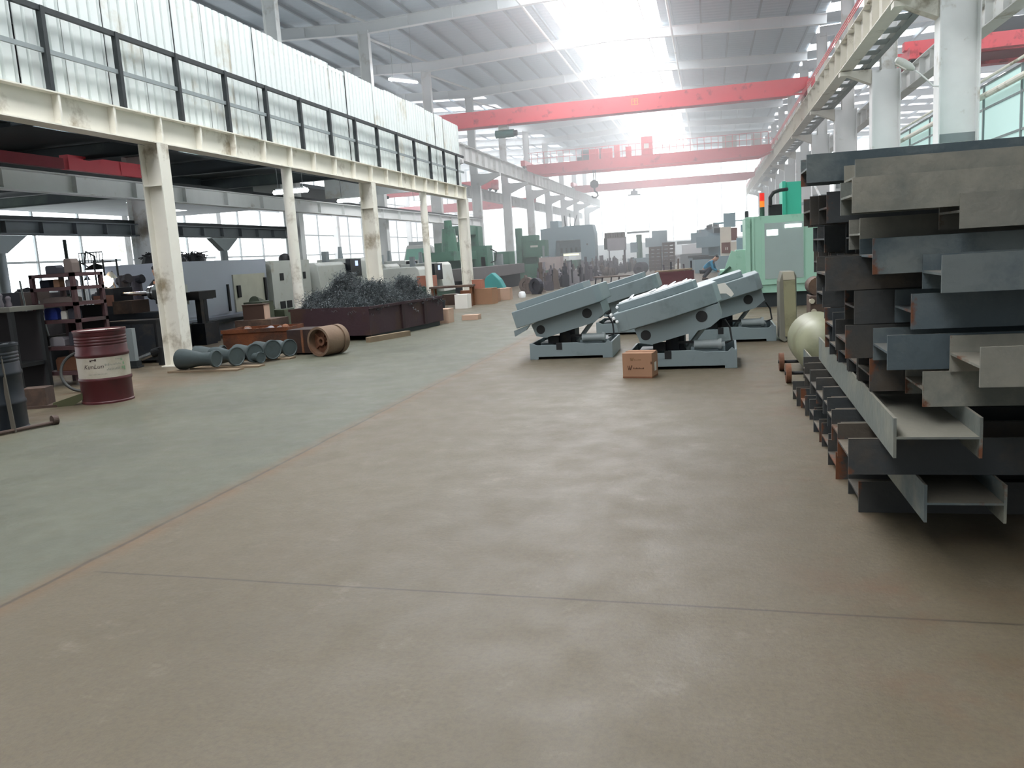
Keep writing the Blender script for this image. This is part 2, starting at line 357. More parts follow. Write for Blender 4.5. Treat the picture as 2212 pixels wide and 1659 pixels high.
# walls
zt = 13.2
st('wall_far', MB().b(XLL, XRR, Y1, Y1+.2, 0, 2.2), mat('far_wall_paint', '#dfe4e4', .7))
st('window_3', MB().b(XLL, XRR, Y1+.02, Y1+.14, 2.2, zt), ENDP)
for i in range(18):
    x = XLL+3*i+1.5
    st('trim_1', MB().b(x-.05, x+.05, Y1-.06, Y1+.02, 2.2, zt), mat('pale_mullion', '#f4f8f8', .6))
st('wall_left', MB().b(XLL-.2, XLL, Y0, Y1, 0, 1.1).b(XLL-.2, XLL, Y0, Y1, 8.6, zt), mat('left_wall_paint', '#e4e7e6', .7))
st('wall_right', MB().b(XRR, XRR+.2, Y0, Y1, 0, zt), mat('right_wall_paint', '#d6dbdb', .7))
st('window_4', MB().b(XLL-.14, XLL-.04, Y0, Y1, 1.1, 8.6), WALLP)
i = 0; y = Y0+.5
while y < Y1:
    big = i % 3 == 0
    st('trim_2', MB().b(XLL, XLL+(.5 if big else .1), y-(.22 if big else .05), y+(.22 if big else .05), 0, 12.4), WHITE if big else GREYST)
    y += BAY/3; i += 1
for z in (1.1, 2.5, 4.0, 5.6, 7.1, 8.6): st('trim_3', MB().b(XLL, XLL+.08, Y0, Y1, z-.05, z+.05), GREYST)

# columns of the two crane rows
def column_mb(x, y, z0, z1, d, bf, dark=False):
    mb = MB().ibeam((x, y, z0), (x, y, z1), d, bf, .03, .016, up=(1, 0, 0))
    return mb
ks = [k for k in range(-2, 10) if YC+k*BAY < Y1-1]
for k in ks:
    y = YC+k*BAY
    root = thing('steel_column', 'white steel column of the left crane row, %s bay line past the deck posts' % ORD[k+2], 'column', (XL, y, 0), 0, 'left row crane columns', 'structure')
    MB().ibeam((0,0,0), (0,0,7.0), .62, .34, .03, .02, up=(1,0,0)).build('lower_shaft', WHITE, root)
    MB().ibeam((-.1,0,7.0), (-.1,0,12.0), .5, .3, .025, .016, up=(1,0,0)).build('upper_shaft', WHITE, root)
    if y > 29.2: MB().prism([(.31, 6.2), (1.7, 6.78), (1.7, 6.95), (.31, 6.95)], 'y', -.16, .16).build('bracket', WHITE, root)
ksr = [k for k in range(-1, 10) if YR+k*BAY < Y1-1]
for k in ksr:
    y = YR+k*BAY
    root = thing('steel_column', 'wide white steel column of the right crane row, %s counted from the viewer' % ORD[k+1], 'column', (XR, y, 0), 0, 'right row crane columns', 'structure')
    MB().ibeam((0,0,0), (0,0,6.9), .9, .5, .03, .02, up=(1,0,0)).build('lower_shaft', WHITE, root)
    MB().ibeam((.1,0,6.9), (.1,0,12.05), .5, .36, .025, .016, up=(1,0,0)).build('upper_shaft', WHITE, root)
    MB().prism([(-.45, 6.45), (-1.2, 6.8), (-1.45, 6.8), (-1.45, 6.93), (-.45, 6.93)], 'y', -.18, .18).build('bracket', CREAM, root)
    MB().b(-.43, .43, -.05, .05, 3.55, 3.75).build('tie_plate', GREYST, root)
# roof frames: tapered rafters, purlins, ridge struts
for k in ks:
    y = YC+k*BAY
    for side, (xa, xb, xm) in (('main', (XL, XR, -4.6)), ('left', (XLL, XL, -22.5))):
        mb = MB()
        for a, b_ in ((xa, xm), (xm, xb)):
            d = .5
            mb.ibeam((a, y, zr(a)-.16-d/2), (b_, y, zr(b_)-.16-d/2), d, .28, .02, .014)
            for t in (.2, .4, .6, .8):
                x = a+(b_-a)*t; mb.b(x-.012, x+.012, y-.13, y+.13, zr(x)-.14-d, zr(x)-.18)
        st('roof_beam', mb, RAFTER, 'white steel rafter of the %s bay, %s frame from the viewer' % (side, ORD[k+2]), 'roof beam', group='roof rafters')
for k in ksr:
    y = YR+k*BAY; mb = MB()
    for a, b_ in ((XR, 14.9), (14.9, XRR)): mb.ibeam((a, y, zr(a)-.4), (b_, y, zr(b_)-.4), .48, .28, .02, .014)
    st('roof_beam', mb, RAFTER, 'white steel rafter of the right bay, %s frame from the viewer' % ORD[k+1], 'roof beam', group='roof rafters')
def purlin(x, m=PURLIN, h=.14, wd=.09):
    z = zr(x); st('roof_purlin', MB().b(x-wd/2, x+wd/2, Y0, Y1, z-h, z-.002), m, 'long thin steel roof purlin running the length of the hall', 'purlin', group='roof purlins')
for x in (-14.2,-12.9,-11.6,-10.3,-9.0,-7.7,-1.6,-.2,1.2,2.6,4.0,5.3): purlin(x)
for x in (-6.3, -4.6, -3.0): purlin(x, WHITE, .1, .07)
for x in (-28,-26,-24,-22,-20.5,-19,-17.5,-16.2): purlin(x)
for x in (7,8.6,10.2,11.8,13.4,15.4,17.2,19,20.8,22.6): purlin(x, PURLIN, .2, .14)
for x in (-7.75, -1.65):
    st('roof_tie_tube', MB().c((x, Y0, zr(x)-.62), (x, Y1, zr(x)-.62), .055, n=10), WHITE, 'white tie tube running beside the bright ridge skylight', 'tie tube', group='ridge tie tubes')
for k in ks[2:6]:
    y = YC+k*BAY
    MB().c((XL, y, 11.7), (XL, y+BAY, 12.4), .06, n=8).build('sway_brace', WHITE, kind='structure', label='thin sway brace rising from the %s left column to the roof' % ORD[k+2], cat='brace', group='left sway braces')

# crane runway girders
def runway(name, x, ya, yb, zb, zt_, m, label, wd=.42, step=1.4, kind='structure'):
    root = thing(name, label, 'crane girder', (0,0,0), 0, None, kind)
    MB().b(x-wd/2, x+wd/2, ya, yb, zb, zb+.03).build('bottom_flange', m, root)
    MB().b(x-wd/2, x+wd/2, ya, yb, zt_-.03, zt_).build('top_flange', m, root)
    MB().b(x-.01, x+.01, ya, yb, zb+.03, zt_-.03).build('web', m, root)
    MB().b(x-.035, x+.035, ya, yb, zt_, zt_+.1).build('rail', DARKST, root)
    mb = MB(); y = ya+.3; n = 0
    while y < yb: mb.b(x-wd/2+.02, x+wd/2-.02, y-.008, y+.008, zb+.03, zt_-.03); y += step
    mb.build('stiffener', m, root)
    return root
gl = runway('crane_girder', -13.62, Y0, Y1-1, 6.97, 7.87, WHITE, 'long white crane girder along the left row beyond the clad deck')
gr = runway('crane_girder', 4.62, Y0, Y1-1, 6.97, 7.87, CREAM, 'long cream crane girder along the right row carrying red conductor bars')
mb = MB()
y = Y0+.5
while y < Y1-2: mb.b(4.8, 5.36, y, y+.62, 7.0, 7.03); y += 1.4
mb.b(5.2, 5.4, Y0, Y1-1, 6.97, 7.15); mb.build('walkway_plate', GREYST, gr)
mb = MB(); y = YR-2*BAY
for j in range(3): mb.bar((4.36+.0*j, Y0, 8.03+.09*j), (4.36, Y1-1, 8.03+.09*j), .025, .03)
mb.build('conductor_bar', RED, gr)
mb = MB(); y = 1.
while y < Y1-2: mb.b(4.35, 4.5, y, y+.05, 7.8, 8.28); y += 2.8
mb.build('conductor_bracket', CREAM, gr)
g2 = runway('crane_girder', 7.25, 12, Y1-1, 6.6, 7.3, WHITE, 'white crane girder of the right bay just behind the right columns')

# teal translucent partition between the bays and the pale pipes on it
pt = MB().b(6.62, 6.66, 4, 34.2, 0, 4.86)
st('partition_panel', pt, TEALP, 'pale teal translucent partition behind the right columns', 'partition')
mb = MB()
for i in range(12): mb.b(6.58, 6.62, 5+2.6*i-.03, 5+2.6*i+.03, 0, 4.86)
for z in (3.1, 3.5, 4.3, 4.86): mb.b(6.59, 6.62, 4, 34.2, z-.025, z+.025)
st('trim_4', mb, GREYST)
for z, r, x in ((4.55, .07, 6.45), (4.95, .035, 6.5)):
    MB().c((x, 4, z), (x, 34.4, z), r, n=10).build('wall_pipe', CREAM, kind='structure', label='%s cream pipe running along the teal partition' % ('thick lower' if r > .05 else 'thin upper'), cat='pipe')
# columns' diagonal stays near the far end of the partition
for i, yb in enumerate((39.8, 48.4)):
    MB().c((5.4, yb, 4.6), (5.4, yb-4.3, 3.3), .06, n=8).build('diagonal_brace', WHITE, kind='structure', label='white diagonal brace between right columns, %s beyond the partition' % ORD[i], cat='brace')

# ---------------------------------------------------------------- clad deck (mezzanine) on the left
YM = 29.25; XM = -8.6
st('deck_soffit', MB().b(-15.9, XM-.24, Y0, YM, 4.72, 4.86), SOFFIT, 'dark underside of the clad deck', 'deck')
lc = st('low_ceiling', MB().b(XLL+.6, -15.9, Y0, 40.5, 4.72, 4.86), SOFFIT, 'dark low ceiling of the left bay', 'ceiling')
for i, (x, y) in enumerate(((-24.2, 31.2), (-21.6, 31.6), (-19.0, 33.0), (-26.5, 35.6))):
    st('window_5', MB().b(x, x+1.1, y, y+1.6, 4.70, 4.719), WALLP)
mb = MB()
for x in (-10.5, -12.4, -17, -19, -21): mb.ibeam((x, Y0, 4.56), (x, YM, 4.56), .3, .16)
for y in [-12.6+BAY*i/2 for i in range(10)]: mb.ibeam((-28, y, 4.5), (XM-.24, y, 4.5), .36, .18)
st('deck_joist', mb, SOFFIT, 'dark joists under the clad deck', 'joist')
bm_ = thing('deck_edge_beam', 'long white stiffened edge beam below the corrugated deck cladding', 'beam', (0,0,0), 0, None, 'structure')
MB().b(XM-.14, XM+.14, Y0, YM, 3.56, 3.58).build('bottom_flange', CREAM, bm_)
MB().b(XM-.14, XM+.14, Y0, YM, 3.98, 4.0).build('top_flange', CREAM, bm_)
MB().b(XM-.02, XM+.02, Y0, YM, 3.58, 3.98).build('web', CREAM, bm_)
mb = MB(); y = 12.0-1.07*24
while y < YM: mb.b(XM-.13, XM+.13, y-.02, y+.02, 3.58, 3.98); y += 1.07
mb.build('stiffener', CREAM, bm_)
# corrugated cladding sheets, each its own sheet, slightly askew so the seams read
def clad_sheet(y0, y1, off, top, bot=4.0):
    mb = MB(); x = XM-.02-off; n = 4; w_ = (y1-y0)/n; prof = []
    for i in range(n):
        a = y0+i*w_
        prof += [(a, 0), (a+w_*.7, 0), (a+w_*.76, -.045), (a+w_*.92, -.045)]
    prof.append((y1, 0))
    vs = []
    for yy, d in prof: vs += [(x+d, yy, bot), (x+d, yy, top)]
    for yy, d in prof: vs += [(x+d-.012, yy, bot), (x+d-.012, yy, top)]
    k = len(prof); fs = []
    for i in range(k-1):
        fs += [(2*i, 2*i+2, 2*i+3, 2*i+1), (2*k+2*i+1, 2*k+2*i+3, 2*k+2*i+2, 2*k+2*i), (2*i, 2*k+2*i, 2*k+2*i+2, 2*i+2), (2*i+1, 2*i+3, 2*k+2*i+3, 2*k+2*i+1)]
    return mb.add(vs, fs)
wl = thing('wall_mezzanine', 'white corrugated cladding wall of the raised deck', 'cladding', (0,0,0), 0, None, 'structure')
y = YM-.86*50; i = 0
while y < YM-.01:
    clad_sheet(y, y+.856-rnd.choice((.008,.014,.03)), .045+rnd.uniform(0, .03), 6.2+rnd.uniform(-.03, .05)).build('cladding_sheet', CLAD, wl)
    y += .86; i += 1
MB().b(-14, XM-.06, YM-.05, YM, 4.0, 6.15).build('return_sheet', CLAD, wl)
MB().b(-14.6, XM-.1, Y0, YM, 6.1, 6.14).build('roof_sheet', CLAD, wl)
# dark guard rail in front of the cladding
gd = thing('guard_rail', 'dark angle-steel guard rail fixed before the white deck cladding', 'rail', (0,0,0), 0, None, 'structure')
MB().b(XM+.03, XM+.09, Y0, YM, 5.03, 5.1).build('top_rail', DARKST, gd)
MB().b(XM+.03, XM+.07, Y0, YM, 4.5, 4.56).build('mid_rail', GREYST, gd)
y = 9.81-1.43*16; 
while y < YM:
    MB().b(XM+.02, XM+.1, y-.035, y+.035, 4.0, 5.1).build('rail_post', DARKST, gd); y += 1.43
# deck posts
for i, y in enumerate((-5.2, 3.35, 11.9, 20.45, 29.0)):
    lab = ['H post of the deck behind the viewer, far one','H post of the deck abreast of the viewer','thick cream H post nearest the pile of grey pipe reducers','cream H post rising behind the first heap of steel turnings','cream H post at the far end of the clad deck'][i]
    o = thing('deck_post', lab, 'post', (XM, y, 0), 0, 'posts of the clad deck', 'structure')
    MB().ibeam((0,0,.02), (0,0,3.56), .36, .26, .02, .014, up=(1,0,0)).build('shaft', CREAM, o)
    MB().b(-.22, .22, -.18, .18, 0, .02).build('base_plate', CREAM, o)
    MB().b(-.17, .17, -.12, .12, 2.9, 2.92).build('splice_plate', CREAM, o)
for i, y in enumerate((7.6, 16.2, 24.75)):
    if i == 0: continue
    o = thing('deck_post', ['','slim round cream post rising behind the white panelled lathe cabinet','slim round cream post rising past the far end of the scrap bin'][i], 'post', (XM, y, 0), 0, 'posts of the clad deck', 'structure')
    MB().c((0,0,.02), (0,0,3.56), .11, n=18).build('shaft', CREAM, o, smooth=True)
    MB().b(-.2, .2, -.2, .2, 0, .02).build('base_plate', CREAM, o)
# the two lower girders under the deck and the pipe posts with splayed heads
runway('deck_girder', -14.5, 4, 53, 3.5, 3.95, WHITE, 'white girder under the deck running on towards the green planer', .3, 2.1)
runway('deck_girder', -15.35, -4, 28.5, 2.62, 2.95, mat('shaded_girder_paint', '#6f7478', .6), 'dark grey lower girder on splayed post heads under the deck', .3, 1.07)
for i, y in enumerate((15.4, 24.2)):
    o = thing('deck_post', ['splayed-head pipe post below the dark girder, left of the hooded lamp','splayed-head pipe post below the dark girder, above the white lathe'][i], 'post', (-15.35, y, 0), 0, 'posts of the clad deck', 'structure')
    MB().c((0,0,0), (0,0,2.2), .12, n=14).build('shaft', GREYST, o, smooth=True)
    MB().prism([(-.12,2.2),(.12,2.2),(.75,2.6),(-.75,2.6)], 'x', -.1, .1).build('splayed_head', GREYST, o)

# ---------------------------------------------------------------- lamps
def tube_lamp(loc, length, label, ry=0, drop=.5):
    o = thing('tube_lamp', label, 'lamp', loc, ry, 'tube lamps under the deck')
    MB().lathe([(.02,-length/2),(.055,-length/2+.03),(.055,length/2-.03),(.02,length/2)], 12, ax='x').build('lamp_tube', LAMP, o, smooth=True)
    MB().b(-length/2+.1, length/2-.1, -.05, .05, .05, .09).build('lamp_housing', WHITE, o)
    for s in (-.35, .35): MB().c((s*length, 0, .09), (s*length, 0, drop), .008, n=6).build('hanging_rod', GREYST, o)
    return o
tube_lamp((-11.0, 20.85, 3.55), 1.05, 'tube lamp hanging under the deck, behind the round post near the white lathe', 0, 1.17)
tube_lamp((-11.2, 25.2, 3.55), .95, 'tube lamp hanging under the deck, left of the second cream H post', 0, 1.17)
tube_lamp((-10.1, 28.6, 3.55), .6, 'short tube lamp hanging at the far end of the deck', 0, 1.17)
tube_lamp((-13.6, 37.6, 9.75), 1.6, 'bright tube lamp hanging over the deck roof beside a left row column', R(55), 2.72)
for i, y in enumerate((8.6, 13.75, 18.0)):
    tube_lamp((-12.3, y, 4.6), 1.5, 'tube lamp fixed close under the deck soffit, %s from the viewer' % ORD[i], R(90), .12)  # unseen tubes added to brighten the white girder and red carriage
# floodlight on an arm of the first right column
o = thing('floodlight', 'pale street-lamp style floodlight on a thin arm beside the nearest right column', 'lamp', (5.4, 22.45, 4.85))
MB().tube([(0,0,0),(-.12,0,.02),(-.3,0,.22),(-.52,0,.42)], .02).build('lamp_arm', WHITE, o, smooth=True)
MB().at(-.74, 0, .58, 0, R(34)).lathe([(.02,-.27),(.07,-.24),(.1,-.08),(.09,.12),(.04,.24)], 14, ax='x').build('lamp_head', MACHWH, o, smooth=True)
MB().at(-.74, 0, .58, 0, R(34)).b(-.2,.08,-.05,.05,-.115,-.085).build('lamp_lens', PAPER, o)

# ---------------------------------------------------------------- overhead cranes
def box_girder(mb, xa, xb, yc, zb, h, wd):
    return mb.prism([(xa, zb+h*.45), (xa+.9, zb), (xb-.9, zb), (xb, zb+h*.45), (xb, zb+h), (xa, zb+h)], 'y', yc-wd/2, yc+wd/2)
def carriage(o, x, ya, yb, z):
    e = MB().b(x-.16, x+.16, ya, yb, z, z+.4).build('end_carriage', RED, o)
    mb = MB()
    for y in (ya+.35, yb-.35): mb.c((x-.08, y, z), (x+.08, y, z), .17, n=16)
    mb.build('wheel', DARKST, e)
# nearest crane: single red box girder
c1 = thing('bridge_crane', 'nearest red overhead crane with single plain box girder and green hoist', 'crane', (0,0,0))
box_girder(MB(), -13.55, 4.55, 42.2, 8.02, .78, .62).build('main_girder', RED, c1)
carriage(c1, -13.62, 40.8, 43.6, 8.14); carriage(c1, 4.62, 40.8, 43.6, 8.14)
MB().b(-13.4, 4.4, 41.78, 41.86, 8.02, 8.09).build('bottom_flange', RED, c1)
h = MB().at(-10.0, 42.2, 0).c((-.5,0,7.62), (.45,0,7.62), .2, n=18).build('hoist_drum', mat('hoist_green', '#2f6b62', .5), c1, smooth=True)
MB().at(-10.0, 42.2, 0).b(-.3,.15,-.2,.2,7.8,8.05).build('trolley_plate', MACHWH, h)
MB().at(-10.0, 42.2, 0).c((.45,0,7.62),(.62,0,7.62),.14,n=14).build('hoist_motor', DARKST, h)
mb = MB().at(-3.4, 41.885, 8.5)
mb.b(-.16,.16,-.004,0,.1,.13).b(-.16,-.13,-.004,0,-.16,.13).b(.13,.16,-.004,0,-.16,.13).b(-.1,.1,-.004,0,.0,.03).b(-.015,.015,-.004,0,-.16,.1).b(-.16,.16,-.004,0,-.17,-.14)
mb.build('painted_mark', YELLOW, c1)
# second crane: double girder with rails, panels and cab
c2 = thing('bridge_crane', 'second red overhead crane, double girder with handrail, cabinets and hanging hook', 'crane', (0,0,0))
box_girder(MB(), -13.4, 4.5, 63.2, 7.45, .75, .5).build('main_girder', RED, c2)
box_girder(MB(), -13.4, 4.5, 65.4, 7.45, .75, .5).build('main_girder', RED, c2)
carriage(c2, -13.62, 62.6, 66, 8.14); carriage(c2, 4.62, 62.6, 66, 8.14)
mb = MB()
for i in range(36): mb.c((-13+.49*i, 62.85, 8.2), (-13+.49*i, 62.85, 9.05), .02, n=6)
for z in (8.6, 9.05): mb.c((-13.2, 62.85, z), (4.4, 62.85, z), .02, n=6)
mb.build('hand_rail', RED, c2)
for x0, x1, z1, m in ((-8.6,-7.9,8.95,RED),(-7.75,-6.9,8.9,RED),(-6.75,-6.35,9.1,RED),(-5.9,-5.5,8.9,RED),(2.6-1.6,3.6-1.6,9.0,MACHWH),(3.0,3.7,8.95,MACHWH)):
    MB().b(x0, x1, 62.95, 63.4, 8.2, z1).build('control_cabinet', m, c2)
cb = MB().b(-4.75, -3.95, 62.9, 63.7, 8.2, 9.5).build('operator_cab', RED, c2)
MB().b(-4.55, -4.2, 62.88, 62.9, 8.65, 9.0).build('cab_window', PAPER, cb)
tr = MB().b(-9.6, -7.6, 63.4, 65.2, 8.25, 8.5).build('trolley', DARKST, c2)
MB().c((-9.3,63.9,8.75),(-8.6,63.9,8.75),.3,n=16).c((-8.3,64.5,8.8),(-7.8,64.5,8.8),.34,n=16).build('winch_drum', mat('winch_dark_green', '#2c3f3c', .6), tr, smooth=True)
hk = MB().c((-8.55,64.3,6.65),(-8.55,64.3,8.3),.03,n=6).c((-8.4,64.3,6.65),(-8.4,64.3,8.3),.03,n=6).build('hoist_rope', DARKST, c2)
blk = MB().lathe([(.05,6.85),(.3,6.7),(.33,6.5),(.28,6.3),(.08,6.2)], 14, (-8.5,64.3,0)).build('hook_block', DARKST, c2, smooth=True)
MB().tube([(-8.5,64.3,6.2),(-8.5,64.3,6.0),(-8.3,64.3,5.85),(-8.25,64.3,5.65),(-8.42,64.3,5.5),(-8.62,64.3,5.52),(-8.72,64.3,5.66)], .07).build('hook', DARKST, blk, smooth=True)
# third crane
c3 = thing('bridge_crane', 'third red overhead crane near the far end, pale through haze with dark hoist', 'crane', (0,0,0))
box_girder(MB(), -13.5, 4.5, 87, 7.5, .75, .6).build('main_girder', RED, c3)
carriage(c3, -13.62, 85.6, 88.4, 8.14); carriage(c3, 4.62, 85.6, 88.4, 8.14)
h = MB().b(-7.8,-7.1,86.8,87.2,6.95,7.3).build('hoist_drum', DARKST, c3); MB().b(-7.6,-7.3,86.9,87.1,7.3,7.5).b(-8.1,-6.8,86.75,87.25,6.85,6.95).build('trolley_plate', DARKST, h)
# crane of the right bay
c4 = thing('bridge_crane', 'red double-girder crane of the right bay seen between the right columns', 'crane', (0,0,0))
box_girder(MB(), 7.0, 23.5, 34.1, 7.72, .52, .4).build('main_girder', RED, c4)
box_girder(MB(), 7.0, 23.5, 36.3, 7.55, .7, .5).build('main_girder', RED, c4)
MB().b(7.1, 23.4, 34.35, 36.0, 7.66, 7.7).build('deck_plate', mat('crane_dark_red', '#8f2230', .6), c4)
carriage(c4, 7.25, 33.5, 37, 7.57); carriage(c4, 23.6, 33.5, 37, 7.57)
mb = MB()
for i in range(10): mb.c((9+.6*i, 35, 8.2), (9+.6*i, 35, 9.2), .03, n=6)
mb.c((8.8,35,9.2),(15,35,9.2),.03,n=6).build('hand_rail', RED, c4)
MB().b(9.6,11.4,34.6,35.6,8.3,8.85).build('trolley', DARKBLUE, c4)
c5 = thing('bridge_crane', 'distant pink-red crane of the right bay, low behind the right columns', 'crane', (0,0,0))
box_girder(MB(), 7.0, 23.5, 74, 7.35, .6, .5).build('main_girder', RED, c5); carriage(c5, 7.25, 73, 75, 7.57); carriage(c5, 23.6, 73, 75, 7.57)
# low crane under the deck and cranes of the left bay
c6 = thing('bridge_crane', 'short bright red crane girder end resting on the white girder under the deck', 'crane', (0,0,0))
MB().b(-14.62, -14.38, 16.75, 19.4, 4.06, 4.4).build('end_carriage', RED, c6)
box_girder(MB(), -22.5, -14.62, 17.6, 4.05, .35, .3).build('main_girder', RED, c6)
MB().b(-14.37, -14.365, 18.5, 18.53, 4.06, 4.4).b(-14.37, -14.365, 19.35, 19.4, 4.06, 4.4).build('end_stiffener', RED, c6)
MB().b(-14.62,-14.38, 13.2, 16.6, 4.06, 4.3).build('drive_beam', mat('crane_dark_red', '#8f2230', .6), c6)
c7 = thing('bridge_crane', 'red crane girder of the left bay crossing behind the columns past the deck', 'crane', (0,0,0))
box_girder(MB(), -29.5, -15.5, 62, 6.55, .7, .5).build('main_girder', RED, c7); carriage(c7, -15.9, 60.8, 63.2, 6.57)
c8 = thing('bridge_crane', 'farther red crane girder of the left bay, behind the blue-grey gantry mill', 'crane', (0,0,0))
box_girder(MB(), -29.5, -15.5, 76, 5.9, .8, .5).build('main_girder', RED, c8); carriage(c8, -15.9, 74.8, 77.2, 6.57)
runway('crane_girder', -15.95, 31, Y1-1, 5.6, 6.3, WHITE, 'white crane girder of the left bay behind the left column row')

# ---------------------------------------------------------------- stack of H-beams on the right
BEAMS = []
def hb_mesh(L, d, bf):
    return MB().ibeam((0,0,0), (L,0,0), d, bf, .012, .01, up=(0,1,0))    # lying on its side: web level, flanges upright
HBM = {}
def hbeam(x, yfront, z, label, rz=0, L=4.0, d=.34, bf=.165, grp='H-beams in the big stack', m=None):
    m = m or HBEAM; key = (L, d, bf, m.name)
    if key not in HBM:
        o = hb_mesh(L, d, bf).build('h_beam', m); HBM[key] = o
    else:
        o = HBM[key].copy(); C.objects.link(o)
    o.location = (x, yfront+d/2, z+bf/2) if not rz else (x, yfront, z+bf/2)
    o.rotation_euler = (0, 0, rz)
    return tag(o, label, 'steel beam', grp, 'thing')
# bottom layer on the floor
y = 4.5
for i in range(7):
    hbeam(.72+rnd.uniform(-.02, .03), y, 0, 'H-beam of the lowest layer on the floor, %s from the front' % ORD[i], d=.35, bf=.168, m=DARKBEAM); y += (.64, .5, .47, .45, .5, .42, .5)[i]
# lower cross beam pointing at the viewer
hbeam(1.06, 3.84, .17, 'lower of two H-beams jutting endwise towards the viewer', R(90), 6.2, .33, .172)
# second layer
y = 4.0
for i in range(8):
    hbeam(.61+rnd.uniform(-.015, .03)+.012*i, y, .345, 'H-beam of the tight second layer, %s from the front' % ORD[i], d=.35, bf=.172, m=DARKBEAM); y += .362
hbeam(.89, 3.62, .52, 'upper of two H-beams jutting endwise towards the viewer, pale inner flange', R(88.6), 3.1, .335, .17)
# facing beams of the upper stack, bottom to top
F = [(.885, 3.85, .692, .155, .34, 'bottom facing H-beam of the upper stack, half hidden behind a paler one'),
     (.985, 3.42, .848, .155, .42, 'pale scuffed H-beam lying in front, second from the bottom of the upper stack'),
     (.75, 3.9, .85, .155, .34, 'H-beam with a rusty sawn end sticking out left beneath the blue-stained one'),
     (1.04, 3.86, 1.01, .16, .34, None), (.845, 3.9, 1.028, .155, .34, 'blue-stained H-beam with a chipped white end, mid height of the upper stack'),
     (.895, 3.62, 1.2, .15, .32, 'H-beam set back from the left with a rust patch at its right'),
     (.70, 3.97, 1.272, .158, .34, 'H-beam with white scratches and a pale open end, below the dusty one'),
     (.71, 4.36, 1.375, .155, .34, 'dusty pale H-beam running behind the rust-ended beam near the top'),
     (1.02, 3.86, 1.45, .145, .34, 'short-looking pale H-beam with a rust-eaten left end near the top right'),
     (.60, 3.88, 1.545, .15, .34, 'broad pale H-beam with dirt streaks, third from the top of the stack'),
     (.67, 4.25, 1.64, .16, .34, 'pale H-beam with one squared clean end, second from the top of the stack'),
     (.50, 4.68, 1.735, .145, .3, 'topmost long H-beam of the stack, rust brown at its left end')]
for x, yf, z, bf, d, lab in F:
    if lab: hbeam(x, yf, z, lab, 0, 3.6, d, bf, m=BLUEBEAM if ('blue' in lab or 'topmost' in lab or 'rust patch' in lab or 'white scratches' in lab) else PALEBEAM)
# rows of dark beam ends behind the facing ones
LV = ['lowest','second','third','fourth','fifth','sixth','top']
tops = [.692, .858, 1.024, 1.19, 1.356, 1.522]
for li, z in enumerate(tops):
    y = 4.26 if li < 4 else 4.72
    for j in range(7 if li < 5 else 5):
        d = rnd.choice((.3, .34, .34)); x = .115*y+.09+rnd.uniform(-.07, .16)
        if li == 0: x = max(x, .74)
        if li == 5: x = max(.12*y-.02, .55)+rnd.uniform(-.04, .12)
        hbeam(x, y, z, 'dark set-back H-beam end, %s row of upper stack, %s from front' % (LV[li], ORD[j]), 0, 3.6, d, .162, m=DARKBEAM)
        y += d+.015+rnd.uniform(0, .04)

